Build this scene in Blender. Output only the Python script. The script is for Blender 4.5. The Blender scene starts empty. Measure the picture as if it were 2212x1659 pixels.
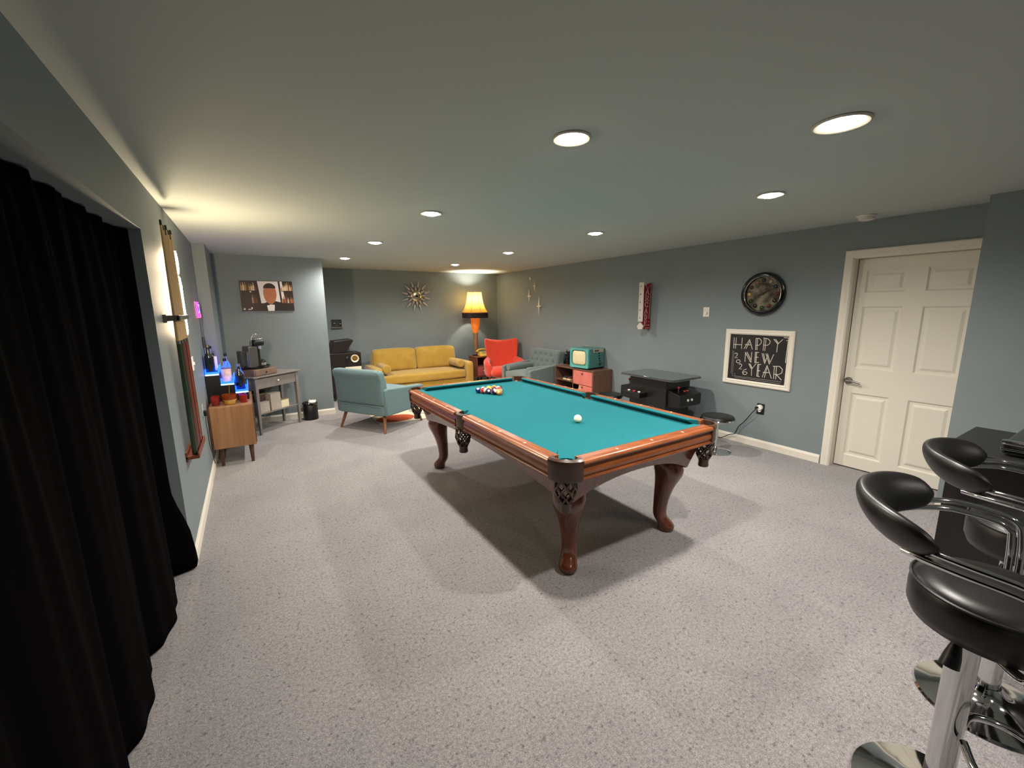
import bpy, bmesh, math, random
from mathutils import Vector, Matrix, Euler
random.seed(7)
S = bpy.context.scene
COL = S.collection
PI = math.pi
def rad(a): return math.radians(a)
# ------------------------------------------------------------------ materials
def lin(h):
    h = h.lstrip('#')
    out = []
    for i in (0, 2, 4):
        c = int(h[i:i+2], 16)/255
        out.append(c/12.92 if c <= .04045 else ((c+.055)/1.055)**2.4)
    return (*out, 1)
MATS = {}
def mat(name, col, rough=.6, metal=0, noise=0, nscale=30, bump=0, bscale=200, spec=.5, emit=None, estr=0, trans=0, ior=1.45,
        stretch=(1, 1, 1), col2=None, coat=0, sheen=0, detail=4, bdist=.002):
    if name in MATS: return MATS[name]
    m = bpy.data.materials.new(name); m.use_nodes = True
    nt = m.node_tree; N = nt.nodes; L = nt.links
    p = N['Principled BSDF']
    c = lin(col) if isinstance(col, str) else col
    p.inputs['Base Color'].default_value = c
    p.inputs['Roughness'].default_value = rough
    p.inputs['Metallic'].default_value = metal
    p.inputs['Specular IOR Level'].default_value = spec
    p.inputs['Coat Weight'].default_value = coat
    p.inputs['Coat Roughness'].default_value = .12
    p.inputs['Sheen Weight'].default_value = sheen
    if trans:
        p.inputs['Transmission Weight'].default_value = trans; p.inputs['IOR'].default_value = ior
    if emit:
        p.inputs['Emission Color'].default_value = lin(emit) if isinstance(emit, str) else emit
        p.inputs['Emission Strength'].default_value = estr
    if noise or bump:
        tc = N.new('ShaderNodeTexCoord'); mp = N.new('ShaderNodeMapping'); mp.inputs['Scale'].default_value = stretch
        L.new(tc.outputs['Object'], mp.inputs['Vector'])
    if noise:
        n = N.new('ShaderNodeTexNoise'); n.inputs['Scale'].default_value = nscale; n.inputs['Detail'].default_value = detail
        L.new(mp.outputs['Vector'], n.inputs['Vector'])
        r = N.new('ShaderNodeValToRGB')
        c2 = lin(col2) if col2 else tuple(x*(1-noise) for x in c[:3])+(1,)
        r.color_ramp.elements[0].color = c2; r.color_ramp.elements[0].position = .35
        r.color_ramp.elements[1].color = c; r.color_ramp.elements[1].position = .65
        L.new(n.outputs['Fac'], r.inputs['Fac']); L.new(r.outputs['Color'], p.inputs['Base Color'])
    if bump:
        b = N.new('ShaderNodeTexNoise'); b.inputs['Scale'].default_value = bscale; b.inputs['Detail'].default_value = 3
        L.new(mp.outputs['Vector'], b.inputs['Vector'])
        bn = N.new('ShaderNodeBump'); bn.inputs['Strength'].default_value = bump; bn.inputs['Distance'].default_value = bdist
        L.new(b.outputs['Fac'], bn.inputs['Height']); L.new(bn.outputs['Normal'], p.inputs['Normal'])
    MATS[name] = m
    return m
def emis(name, col, s):
    if name in MATS: return MATS[name]
    m = bpy.data.materials.new(name); m.use_nodes = True
    nt = m.node_tree; nt.nodes.clear()
    o = nt.nodes.new('ShaderNodeOutputMaterial'); e = nt.nodes.new('ShaderNodeEmission')
    e.inputs['Color'].default_value = lin(col) if isinstance(col, str) else col; e.inputs['Strength'].default_value = s
    nt.links.new(e.outputs[0], o.inputs['Surface']); MATS[name] = m
    return m
# ------------------------------------------------------------------ mesh builder
class MB:
    def __init__(s): s.v = []; s.f = []; s.mi = []; s.m = 0
    def add(s, vs, fs, M=None):
        o = len(s.v)
        for p in vs:
            p = Vector(p)
            s.v.append(tuple(M @ p) if M is not None else tuple(p))
        for f in fs:
            s.f.append([i+o for i in f]); s.mi.append(s.m)
        return s
    def box(s, x0, x1, y0, y1, z0, z1, M=None):
        vs = [(x, y, z) for z in (z0, z1) for y in (y0, y1) for x in (x0, x1)]
        return s.add(vs, [(0, 2, 3, 1), (4, 5, 7, 6), (0, 1, 5, 4), (2, 6, 7, 3), (0, 4, 6, 2), (1, 3, 7, 5)], M)
    def loft(s, rings, closed=True, cap=True, M=None):
        n = len(rings[0]); vs = [p for r in rings for p in r]; fs = []
        for i in range(len(rings)-1):
            for j in range(n if closed else n-1):
                a = i*n+j; b = i*n+(j+1) % n
                fs.append((a, b, b+n, a+n))
        if cap and closed:
            fs.append(tuple(range(n))[::-1]); fs.append(tuple(range((len(rings)-1)*n, len(rings)*n)))
        return s.add(vs, fs, M)
    def lathe(s, prof, n=24, c=(0, 0, 0), cap=True, M=None, a0=0, a1=2*PI):
        full = abs(a1-a0-2*PI) < 1e-6
        k = n if full else n+1
        rings = [[(c[0]+r*math.cos(a0+(a1-a0)*j/n), c[1]+r*math.sin(a0+(a1-a0)*j/n), c[2]+z) for j in range(k)] for r, z in prof]
        return s.loft(rings, closed=full, cap=cap and full, M=M)
    def cyl(s, p0, p1, r0, r1=None, n=16):
        return s.tube([p0, p1], r0, n, r1=r1)
    def tube(s, pts, r, n=8, closed=False, r1=None, sq=(1, 1), up0=None):
        pts = [Vector(p) for p in pts]; m = len(pts); rings = []; up = Vector(up0) if up0 else None
        for i, p in enumerate(pts):
            if closed: t = pts[(i+1) % m]-pts[i-1]
            else: t = pts[min(i+1, m-1)]-pts[max(i-1, 0)]
            t.normalize()
            if up is None:
                up = Vector((0, 0, 1)) if abs(t.z) < .9 else Vector((1, 0, 0))
            a = (up - t*up.dot(t)).normalized(); b = t.cross(a); up = a
            rr = r if r1 is None else r+(r1-r)*i/(m-1)
            if isinstance(r, (list, tuple)): rr = r[i]
            rings.append([p+a*(rr*sq[0]*math.cos(2*PI*j/n))+b*(rr*sq[1]*math.sin(2*PI*j/n)) for j in range(n)])
        if closed:
            rings.append(rings[0]); return s.loft(rings, cap=False)
        return s.loft(rings)
    def sphere(s, c, r, n=16, sc=(1, 1, 1), M=None):
        prof = []
        m = max(6, n//2)
        rings = []
        for i in range(m+1):
            a = -PI/2+PI*i/m; rr = max(math.cos(a), 1e-4)
            rings.append([(c[0]+r*sc[0]*rr*math.cos(2*PI*j/n), c[1]+r*sc[1]*rr*math.sin(2*PI*j/n), c[2]+r*sc[2]*math.sin(a)) for j in range(n)])
        return s.loft(rings, M=M)
    def prism(s, poly, a, b, axis='z', M=None):
        def P(u, w, t): return {'z': (u, w, t), 'x': (t, u, w), 'y': (u, t, w)}[axis]
        n = len(poly)
        vs = [P(u, w, a) for u, w in poly]+[P(u, w, b) for u, w in poly]
        fs = [tuple(range(n))[::-1], tuple(range(n, 2*n))]+[(i, (i+1) % n, n+(i+1) % n, n+i) for i in range(n)]
        return s.add(vs, fs, M)
    def puff(s, sx, sy, sz, r, bulge=(0, 0, 0), n=8, c=(0, 0, 0), M=None, fn=None):
        """rounded cushion box with bulging faces"""
        h = Vector((sx/2, sy/2, sz/2)); vs = []; idx = {}; fs = []
        def vid(i, j, k):
            key = (i, j, k)
            if key not in idx:
                def w(t):  # denser near edges
                    u = 2*t/n-1; return math.copysign(abs(u)**.75, u) if u else 0
                q = Vector((w(i), w(j), w(k)))
                p = Vector((q.x*h.x, q.y*h.y, q.z*h.z))
                inner = Vector([max(-(h[a]-r), min(h[a]-r, p[a])) for a in range(3)])
                d = p-inner
                if d.length > 1e-9: p = inner+d.normalized()*min(r, max(d.length, r if max(abs(q.x), abs(q.y), abs(q.z)) > .999 else 0))
                bx = bulge
                p.x += math.copysign(1, q.x)*bx[0]*(1-q.y**2)*(1-q.z**2)*abs(q.x)
                p.y += math.copysign(1, q.y)*bx[1]*(1-q.x**2)*(1-q.z**2)*abs(q.y)
                p.z += math.copysign(1, q.z)*bx[2]*(1-q.x**2)*(1-q.y**2)*abs(q.z)
                if fn: p = fn(p, q)
                idx[key] = len(vs); vs.append(p+Vector(c))
            return idx[key]
        for a in range(n):
            for b in range(n):
                fs.append((vid(a, b, 0), vid(a, b+1, 0), vid(a+1, b+1, 0), vid(a+1, b, 0)))
                fs.append((vid(a, b, n), vid(a+1, b, n), vid(a+1, b+1, n), vid(a, b+1, n)))
                fs.append((vid(a, 0, b), vid(a+1, 0, b), vid(a+1, 0, b+1), vid(a, 0, b+1)))
                fs.append((vid(a, n, b), vid(a, n, b+1), vid(a+1, n, b+1), vid(a+1, n, b)))
                fs.append((vid(0, a, b), vid(0, a, b+1), vid(0, a+1, b+1), vid(0, a+1, b)))
                fs.append((vid(n, a, b), vid(n, a+1, b), vid(n, a+1, b+1), vid(n, a, b+1)))
        return s.add(vs, fs, M)
def obj(name, b, m, parent=None, loc=(0, 0, 0), rot=(0, 0, 0), bev=0, seg=2, smooth=40, label=None, kind=None, sub=0, solid=0):
    me = bpy.data.meshes.new(name); me.from_pydata(b.v, [], b.f)
    ms = m if isinstance(m, (list, tuple)) else [m]
    for x in ms: me.materials.append(x)
    if len(ms) > 1: me.polygons.foreach_set('material_index', b.mi)
    bm = bmesh.new(); bm.from_mesh(me); bmesh.ops.recalc_face_normals(bm, faces=bm.faces); bm.to_mesh(me); bm.free()
    if smooth:
        me.shade_smooth()
        me.set_sharp_from_angle(angle=rad(smooth))
    o = bpy.data.objects.new(name, me); COL.objects.link(o)
    o.location = loc; o.rotation_euler = rot
    if parent: o.parent = parent
    if bev:
        md = o.modifiers.new('Bevel', 'BEVEL'); md.width = bev; md.segments = seg; md.limit_method = 'ANGLE'; md.angle_limit = rad(40)
    if solid:
        md = o.modifiers.new('Solid', 'SOLIDIFY'); md.thickness = solid; md.offset = 0
    if sub:
        md = o.modifiers.new('Sub', 'SUBSURF'); md.levels = sub; md.render_levels = sub
    if label: o['label'] = label
    if kind: o['kind'] = kind
    return o
def tag(o, label, cat, group=None):
    o['label'] = label; o['category'] = cat
    if group: o['group'] = group
    return o
def thing(name, label, cat, loc=(0, 0, 0), rz=0, group=None):
    o = bpy.data.objects.new(name, None); COL.objects.link(o); o.empty_display_size = .1
    o.location = loc; o.rotation_euler = (0, 0, rz)
    return tag(o, label, cat, group)
def dup(root, loc, rz, label=None, scale=None):
    r = root.copy(); COL.objects.link(r); r.location = loc; r.rotation_euler = (0, 0, rz)
    if label: r['label'] = label
    if scale: r.scale = scale
    for ch in list(root.children):
        c = ch.copy(); COL.objects.link(c); c.parent = r
        for g in list(ch.children):
            k = g.copy(); COL.objects.link(k); k.parent = c
    return r
def struct(name, b, m, parent=None, **k):
    o = obj(name, b, m, parent, **k)
    if not parent: o['kind'] = 'structure'
    return o
def arc(cx, cy, r, a0, a1, n): return [(cx+r*math.cos(a0+(a1-a0)*i/n), cy+r*math.sin(a0+(a1-a0)*i/n)) for i in range(n+1)]
def smoothpath(pts, n=6):
    P = [Vector(p) for p in pts]; out = []
    for i in range(len(P)-1):
        p0 = P[max(i-1, 0)]; p1 = P[i]; p2 = P[i+1]; p3 = P[min(i+2, len(P)-1)]
        for k in range(n):
            t = k/n
            out.append(.5*((2*p1)+(-p0+p2)*t+(2*p0-5*p1+4*p2-p3)*t*t+(-p0+3*p1-3*p2+p3)*t**3))
    out.append(P[-1]); return out
# ------------------------------------------------------------------ palette
WALL = mat('slate_wall_paint', '#7f898b', .62, noise=.05, nscale=3, bump=.08, bscale=260, spec=.35, bdist=.001)
CEIL = mat('ceiling_paint', '#b9bfb8', .9, bump=.1, bscale=180, spec=.2, bdist=.001)
WHITE = mat('white_trim_paint', '#e6dfd0', .45)
DOORW = mat('white_door_paint', '#e2dccd', .5)
BLACK = mat('black_laminate', '#14120f', .35)
BLKPL = mat('black_plastic', '#0c0c0d', .4)
BLKGL = mat('black_gloss', '#0a0a0b', .12, coat=.5)
LEATHER = mat('black_leather', '#151312', .38, bump=.25, bscale=350, bdist=.0006)
CHROME = mat('chrome', '#d8d8d8', .08, 1)
STEEL = mat('brushed_steel', '#8c8a86', .35, 1)
BRASS = mat('brass', '#c9a35a', .25, 1)
GOLD = mat('pale_gold', '#f7ead0', .4, .35)
CLOTH = mat('teal_baize', (.012, .133, .152, 1), .95, noise=.08, nscale=60, spec=.1)
CHERRY = mat('cherry_wood', '#97532b', .3, noise=.5, nscale=7, stretch=(6, 1, 6), coat=.35, col2='#77401f', detail=6)
CHERRYD = mat('cherry_wood_dark', '#6b351d', .24, noise=.4, nscale=5, stretch=(7, 7, 1), coat=.5, col2='#4c2814', detail=6)
CHERRYX = mat('cherry_wood_cross', '#97532b', .3, noise=.5, nscale=7, stretch=(1, 6, 6), coat=.35, col2='#77401f', detail=6)
POCKET = mat('pocket_leather', '#472a19', .35, coat=.2, noise=.3, nscale=20)
PEARL = mat('pearl_inlay', '#efe2c6', .3)
WALNUT = mat('walnut_veneer', '#9a7252', .42, noise=.35, nscale=3, stretch=(7, 7, .4), col2='#84603f', detail=5)
WALNUTD = mat('dark_walnut', '#56382a', .45, noise=.4, nscale=6, stretch=(8, 8, 1), col2='#402719', detail=5)
LEGWOOD = mat('tan_leg_wood', '#8a5f3d', .45, noise=.3, nscale=8, stretch=(8, 8, 1))
TEAL = mat('teal_tweed', '#678283', .95, noise=.22, nscale=160, bump=.4, bscale=420, sheen=.3, spec=.15)
GRAYF = mat('gray_blue_velvet', '#66726f', .9, noise=.15, nscale=90, bump=.3, bscale=400, sheen=.35, spec=.15)
MUST = mat('mustard_velvet', '#ad8b3a', .85, noise=.25, nscale=9, bump=.25, bscale=300, sheen=.35, col2='#a38133', spec=.2)
CORAL = mat('coral_wool', '#d4452f', .95, noise=.15, nscale=40, bump=.35, bscale=400, sheen=.3, spec=.15)
GRAYP = mat('gray_painted_wood', '#7a7570', .55, noise=.1, nscale=14)
# ------------------------------------------------------------------ room
XR, H, YP, YA, XE, XB, YB, XN, YC = 5.124, 2.273, 8.315, 9.743, 1.422, .115, 7.407, 4.80, 2.438
Y0 = -1.6
OPY0, OPY1, OPZ = .6, 4.60, 1.985
def carpet():
    m = bpy.data.materials.new('gray_carpet'); m.use_nodes = True
    nt = m.node_tree; N = nt.nodes; L = nt.links; p = N['Principled BSDF']
    p.inputs['Roughness'].default_value = 1; p.inputs['Specular IOR Level'].default_value = .05; p.inputs['Sheen Weight'].default_value = .25
    tc = N.new('ShaderNodeTexCoord')
    def noise(sc, det=4, rough=.6):
        n = N.new('ShaderNodeTexNoise'); n.inputs['Scale'].default_value = sc; n.inputs['Detail'].default_value = det
        n.inputs['Roughness'].default_value = rough; L.new(tc.outputs['Object'], n.inputs['Vector']); return n
    def ramp(n, a, b, pa=.35, pb=.65):
        r = N.new('ShaderNodeValToRGB'); r.color_ramp.elements[0].color = a; r.color_ramp.elements[0].position = pa
        r.color_ramp.elements[1].color = b; r.color_ramp.elements[1].position = pb
        L.new(n.outputs['Fac'], r.inputs['Fac']); return r
    def mul(a, b):
        x = N.new('ShaderNodeMix'); x.data_type = 'RGBA'; x.blend_type = 'MULTIPLY'; x.inputs[0].default_value = 1
        L.new(a.outputs[0], x.inputs[6]); L.new(b.outputs[0], x.inputs[7])
        return x
    big = ramp(noise(2.2, 5), (.84, .84, .85, 1), (1, 1, 1, 1), .3, .7)
    tuft = ramp(noise(75, 6, .7), (.62, .61, .62, 1), (1.1, 1.09, 1.09, 1), .34, .62)
    fine = ramp(noise(260, 3), lin('#7f7b7b'), lin('#b0acab'))
    x1 = mul(fine, tuft)
    speck = ramp(noise(48, 2, .5), (.45, .44, .44, 1), (1, 1, 1, 1), .30, .40)
    x0 = N.new('ShaderNodeMix'); x0.data_type = 'RGBA'; x0.blend_type = 'MULTIPLY'; x0.inputs[0].default_value = .8
    L.new(x1.outputs[2], x0.inputs[6]); L.new(speck.outputs[0], x0.inputs[7]); x1 = x0
    x2 = N.new('ShaderNodeMix'); x2.data_type = 'RGBA'; x2.blend_type = 'MULTIPLY'; x2.inputs[0].default_value = 1
    L.new(x1.outputs[2], x2.inputs[6]); L.new(big.outputs[0], x2.inputs[7])
    L.new(x2.outputs[2], p.inputs['Base Color'])
    bn = N.new('ShaderNodeBump'); bn.inputs['Strength'].default_value = .6; bn.inputs['Distance'].default_value = .01
    hn = noise(110, 5, .7); L.new(hn.outputs['Fac'], bn.inputs['Height']); L.new(bn.outputs['Normal'], p.inputs['Normal'])
    return m
struct('floor', MB().box(-.6, XR+.4, Y0, YA+.1, -.1, 0), carpet(), smooth=0)
struct('ceiling', MB().box(-.6, XR+.4, Y0, YA+.1, H, H+.1), CEIL, smooth=0)
b = MB().box(-.13, 0, OPY1, YP, 0, H).box(-.13, 0, OPY0, OPY1, OPZ, H).box(-.13, 0, Y0, OPY0, 0, H)
struct('wall_left', b, WALL, smooth=0)
struct('wall_left_closet', MB().box(-.55, -.5, OPY0-.1, OPY1+.1, 0, H).box(-.5, -.13, OPY0-.1, OPY0-.05, 0, H).box(-.5, -.13, OPY1+.05, OPY1+.1, 0, H), BLACK, smooth=0)
struct('wall_left_bump', MB().box(-.02, XB, YB, YP, 0, H), WALL, smooth=0)
struct('wall_back', MB().box(-.13, XE, YP, YA+.1, 0, H), WALL, smooth=0)
struct('wall_alcove', MB().box(XE, XR+.1, YA, YA+.1, 0, H), WALL, smooth=0)
DY0, DY1, DZ = 2.452, 3.29, 1.965
b = MB().box(XR, XR+.14, DY1, YA+.1, 0, H).box(XR, XR+.14, YC, DY1, DZ, H)
struct('wall_right', b, WALL, smooth=0)
struct('wall_right_near', MB().box(XN, XR+.2, Y0, YC, 0, H), WALL, smooth=0)
struct('wall_front', MB().box(-.6, XR+.4, Y0-.1, Y0, 0, H), WALL, smooth=0)
def baseboard(name, x0, y0, x1, y1, nx, ny):
    """white skirting along a wall line; (nx,ny) points into the room"""
    prof = [(0, 0), (.014, 0), (.014, .062), (.009, .076), (.006, .084), (0, .084)]
    rings = [[(x+nx*d, y+ny*d, z) for d, z in prof] for x, y in ((x0, y0), (x1, y1))]
    struct(name, MB().loft(rings), WHITE, smooth=0)
baseboard('baseboard_left', 0, OPY1+.02, 0, YB, 1, 0)
baseboard('baseboard_left_bump', 0, YB, XB, YB, 0, -1)
baseboard('baseboard_back', XB, YP, XE, YP, 0, -1)
baseboard('baseboard_alcove', XE, YA, XR, YA, 0, -1)
baseboard('baseboard_alcove_left', XE, YP, XE, YA, 1, 0)
baseboard('baseboard_right', XR, 3.36, XR, YA, -1, 0)
baseboard('baseboard_right_near', XN, Y0, XN, YC, -1, 0)
# door
def door():
    d = struct('door_1', MB(), DOORW, smooth=0)
    d.data.clear_geometry()
    def inset(y0, y1, z0, z1, b):
        X = 5.21; d1 = .012
        def rect(m): return [(y0+m, z0+m), (y1-m, z0+m), (y1-m, z1-m), (y0+m, z1-m)]
        rs = [(rect(0), 0), (rect(.012), d1), (rect(.03), d1), (rect(.05), .003)]
        rings = [[(X+dd, y, z) for y, z in r] for r, dd in rs]
        n = 4; vs = [p for r in rings for p in r]; fs = []
        for i in range(3):
            for j in range(4): fs.append((i*4+j, i*4+(j+1) % 4, i*4+4+(j+1) % 4, i*4+4+j))
        fs.append((12, 13, 14, 15)); b.add(vs, fs)
    b = MB(); X = 5.21
    ys = [2.455, 2.51, 2.795, 2.92, 3.205, 3.272]; zs = [.012, .125, .73, .965, 1.53, 1.655, 1.85, 1.955]
    for i in range(5):
        for j in range(7):
            if i in (1, 3) and j in (1, 3, 5): inset(ys[i], ys[i+1], zs[j], zs[j+1], b)
            else: b.add([(X, ys[i], zs[j]), (X, ys[i+1], zs[j]), (X, ys[i+1], zs[j+1]), (X, ys[i], zs[j+1])], [(0, 1, 2, 3)])
    b.box(X+.014, X+.04, 2.455, 3.272, .012, 1.955)
    b.box(X, X+.014, 3.27, 3.272, .012, 1.955); b.box(X, X+.014, 2.455, 3.272, 1.953, 1.955)
    obj('door_slab', b, DOORW, d, smooth=0)
    b = MB()   # jamb and casing
    b.box(XR-.002, XR+.14, 3.276, DY1+.001, 0, DZ).box(XR-.002, XR+.14, DY0, DY1, DZ-.009, DZ+.001)
    b.box(5.25, 5.262, 3.25, 3.276, 0, DZ)
    obj('door_jamb', b, WHITE, d, smooth=0)
    b = MB()
    prof = [(0, 0), (0, .009), (.008, .014), (.03, .014), (.04, .019), (.058, .019), (.066, .012), (.066, 0)]  # across, out
    yi = 3.282; zi = 1.962
    r1 = [(XR-o, yi+a, 0) for a, o in prof]; r2 = [(XR-o, yi+a, zi+a) for a, o in prof]; r3 = [(XR-o, YC+.004, zi+a) for a, o in prof]
    b.loft([r1, r2, r3])
    obj('door_casing', b, WHITE, d, smooth=30)
    h = MB().cyl((X, 3.235, .845), (X-.012, 3.235, .845), .032, n=20).cyl((X-.01, 3.235, .845), (X-.05, 3.235, .845), .011)
    h.tube(smoothpath([(X-.048, 3.24, .845), (X-.05, 3.2, .847), (X-.048, 3.16, .838), (X-.046, 3.13, .832)]), .009, 10)
    obj('door_handle', h, STEEL, d)
    return d
door()
# ------------------------------------------------------------------ pool table
def pool_table():
    t = thing('pool_table', 'carved cherry wood pool table with teal cloth in the middle of the room', 'pool table', (2.352, 4.345, 0))
    a, bb = .5588, 1.1176; fr = .12; ao, bo = a+fr, bb+fr
    ZB, ZT = .755, .79
    hr = .066
    hc = a+.022, bb+.022        # corner hole centre
    hs = a+.045                # side hole centre
    # bed cloth with notches
    poly = []
    e = .03
    def corner(sx, sy):
        c = (sx*hc[0], sy*hc[1]); base = math.atan2(-sy, -sx)
        return [(c[0]+hr*math.cos(base+k), c[1]+hr*math.sin(base+k)) for k in [(-1.9+3.8*i/10) for i in range(11)]]
    def side(sx):
        return [(sx*hs+.062*math.cos(k), .062*math.sin(k)) for k in [PI/2*(1+sx)+(-1.2+2.4*i/8) for i in range(9)]]
    def order(pts, key, rev=False): return sorted(pts, key=key, reverse=rev)
    poly += corner(1, -1)[::-1] if False else []
    X, Y = a+e, bb+e
    pr = corner(1, 1); pl = corner(-1, 1); ql = corner(-1, -1); qr = corner(1, -1)
    ang = lambda q: math.atan2(q[1], q[0])
    ring = [(X, -.9)] + order(side(1), lambda q: q[1]) + [(X, .9)] + order(pr, ang) + [(.4, Y), (-.4, Y)] + order(pl, ang)
    ring += [(-X, .9)] + order(side(-1), lambda q: -q[1]) + [(-X, -.9)] + order(ql, lambda q: ang(q)) + [(-.4, -Y), (.4, -Y)] + order(qr, ang)
    obj('bed', MB().prism(ring, ZB-.03, ZB), CLOTH, t, smooth=0)
    # cushions: nose profile (u outward, z)
    cp = [(0, ZT-.001), (.004, ZT+.002), (.046, ZT+.0005), (.046, ZB), (.036, ZB), (.002, ZT-.008)]
    def cushion(p0, p1, out, e0, e1):
        """nose from p0 to p1, outward dir out, e0/e1 shift of the back edge along the rail"""
        d = (Vector(p1)-Vector(p0)).normalized(); o = Vector(out)
        rings = []
        for p, sh in ((Vector(p0), -e0), (Vector(p1), e1)):
            rings.append([(p.x+o.x*u+d.x*sh*u/.046, p.y+o.y*u+d.y*sh*u/.046, z) for u, z in cp])
        obj('cushion', MB().loft(rings), CLOTH, t, smooth=25)
    for sx in (1, -1):
        for sy in (1, -1):
            cushion((sx*a, sy*.062), (sx*a, sy*(bb-.078)), (sx, 0), .018, .046)
    for sy in (1, -1): cushion((-(a-.078), sy*bb), (a-.078, sy*bb), (0, sy), .046, .046)
    # wooden rails
    rp = [(.046, ZT), (.09, ZT+.001), (.094, ZT-.003), (.098, ZT-.001), (.111, ZT-.003), (.118, ZT-.009), (.121, ZT-.018), (.117, ZT-.026), (.104, ZT-.031),
          (.100, ZT-.038), (.104, ZT-.048), (.110, ZT-.062), (.110, ZT-.078), (.104, ZT-.092), (.099, ZT-.098), (.110, ZT-.102), (.113, ZT-.108), (.107, ZT-.116), (.06, ZT-.117), (.046, ZB-.03)]
    def rail(p0, p1, out, m):
        o = Vector(out); rings = [[(p[0]+o.x*u, p[1]+o.y*u, z) for u, z in rp] for p in (p0, p1)]
        return obj('rail', MB().loft(rings), m, t, smooth=35)
    cc = bo-.135; ca = ao-.135
    for sx in (1, -1):
        for sy in (1, -1):
            r = rail((sx*a, sy*.075), (sx*a, sy*cc), (sx, 0), CHERRY)
            for k in (1, 2, 3):
                y = sy*bb*k/4
                obj('sight', MB().prism([(sx*(a+.084)+dx, y+dy) for dx, dy in ((-.012, 0), (0, .005), (.012, 0), (0, -.005))], ZT, ZT+.0022), PEARL, r, smooth=0)
    for sy in (1, -1):
        r = rail((-ca, sy*bb), (ca, sy*bb), (0, sy), CHERRYX)
        for k in (-1, 0, 1):
            x = a*k/2*1.0
            obj('sight', MB().prism([(x+dx, sy*(bb+.084)+dy) for dx, dy in ((0, -.012), (.005, 0), (0, .012), (-.005, 0))], ZT, ZT+.0022), PEARL, r, smooth=0)
    # corner pocket castings and baskets
    def basket(x, y, ax):
        """net basket hanging under a pocket"""
        q = MB(); n = 7; R0 = .052
        def P(i, k):
            f = k/4; rr = R0*(1+.18*math.sin(PI*f))*(1-.35*f*f); z = .672-.125*f
            an = 2*PI*(i+.5*(k % 2))/n
            return (x+rr*math.cos(an), y+rr*math.sin(an), z)
        for i in range(n):
            for k in range(4):
                d = 0 if k % 2 == 0 else 1
                q.tube([P(i, k), P(i+d, k+1)], .0062, 5); q.tube([P(i, k), P(i+d-1, k+1)], .0062, 5)
        q.lathe([(R0+.004, .0), (R0+.006, -.008), (R0, -.012)], 16, (x, y, .682))
        q.lathe([(.030, 0), (.036, -.01), (.031, -.03), (.034, -.055), (.031, -.062), (.001, -.062)], 14, (x, y, .553))
        obj('pocket_basket', q, POCKET, t)
    for sx in (1, -1):
        for sy in (1, -1):
            q = MB(); n = 14; R = .135; cx, cy = ca, cc
            def loop(z, Ro, ri):
                out = [(sx*(cx+Ro*math.cos(k)), sy*(cy+Ro*math.sin(k)), z) for k in [PI/2*i/n for i in range(n+1)]]
                inn = [(sx*(hc[0]+ri*math.cos(k)), sy*(hc[1]+ri*math.sin(k)), z) for k in [-rad(52)+rad(194)*i/n for i in range(n+1)]]
                return out, inn
            prof = [(ZT-.122, R-.012), (ZT-.10, R-.004), (ZT-.035, R-.004), (ZT-.018, R-.0), (ZT-.006, R-.002), (ZT+.003, R-.012)]
            outs = [loop(z, r, hr)[0] for z, r in prof]
            inT = loop(ZT+.002, R, hr)[1]; inB = loop(ZT-.12, R, hr)[1]
            rings = outs+[inT, inB]; rings.append(outs[0])
            q.loft(rings, closed=False)
            for end in (0, n):
                pts = [r[end] for r in outs]+[inT[end], inB[end]]
                q.add(pts, [tuple(range(len(pts)))])
            obj('corner_casting', q, [POCKET], t, smooth=35)
            q = MB()   # short leather ears beside the mouth
            basket(sx*(hc[0]+.012), sy*(hc[1]+.012), 0)
            obj('pocket_liner', MB().lathe([(hr-.001, -.040), (hr-.002, -.085), (.05, -.105), (.001, -.107)], 18, (sx*hc[0], sy*hc[1], ZT-.002), cap=False), POCKET, t, solid=.003)
    for sx in (1, -1):
        q = MB(); n = 10
        prof = [(ZT-.125, .118), (ZT-.02, .124), (ZT-.004, .122), (ZT+.003, .112)]
        rings = []
        for z, u in prof:
            rings.append([(sx*(a+u-.02*(i/5-1)**2), -.076+.152*i/10, z) for i in range(11)])
        rings.append([(sx*(hs+.058*math.cos(k)), .058*math.sin(k), ZT+.002) for k in [-1.35+2.7*i/10 for i in range(11)]])
        rings.append([(sx*(hs+.058*math.cos(k)), .058*math.sin(k), ZT-.12) for k in [-1.35+2.7*i/10 for i in range(11)]])
        rings.append(rings[0]); q.loft(rings, closed=False)
        for end in (0, 10):
            pts = [r[end] for r in rings[:-1]]; q.add(pts, [tuple(range(len(pts)))])
        obj('side_casting', q, POCKET, t, smooth=35)
        basket(sx*(hs+.035), 0, 0)
        obj('pocket_liner', MB().lathe([(.057, -.040), (.056, -.085), (.045, -.1), (.001, -.102)], 18, (sx*hs, 0, ZT-.002), cap=False), POCKET, t, solid=.003)
    # cabinet panels with arched bottoms, leaning inwards
    q = MB(); n = 16; th = .025; zt = .675
    def panel(L, off, axis, s, zend, zmid, lean):
        front, back = [], []
        rows = []
        for i in range(n+1):
            x = -L+2*L*i/n; f = 1-abs(x/L)**2.2
            zb = zend+(zmid-zend)*f
            sh = 1-.11*(zt-zb)/.2*(1 if axis == 'x' else 1)
            rows.append((x, zb))
        for d in (0, -th):
            top = []; bot = []
            for x, zb in rows:
                k = (zt-zb)*lean
                xt = x; xb = x*(1-(zt-zb)*.28/max(L, .3))
                if axis == 'x': top.append((xt, s*(off+d), zt)); bot.append((xb, s*(off+d-k), zb))
                else: top.append((s*(off+d), xt, zt)); bot.append((s*(off+d-k), xb, zb))
            (front if d == 0 else back).extend([top, bot])
        q.loft([front[0], front[1], back[1], back[0], front[0]], closed=False)
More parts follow.
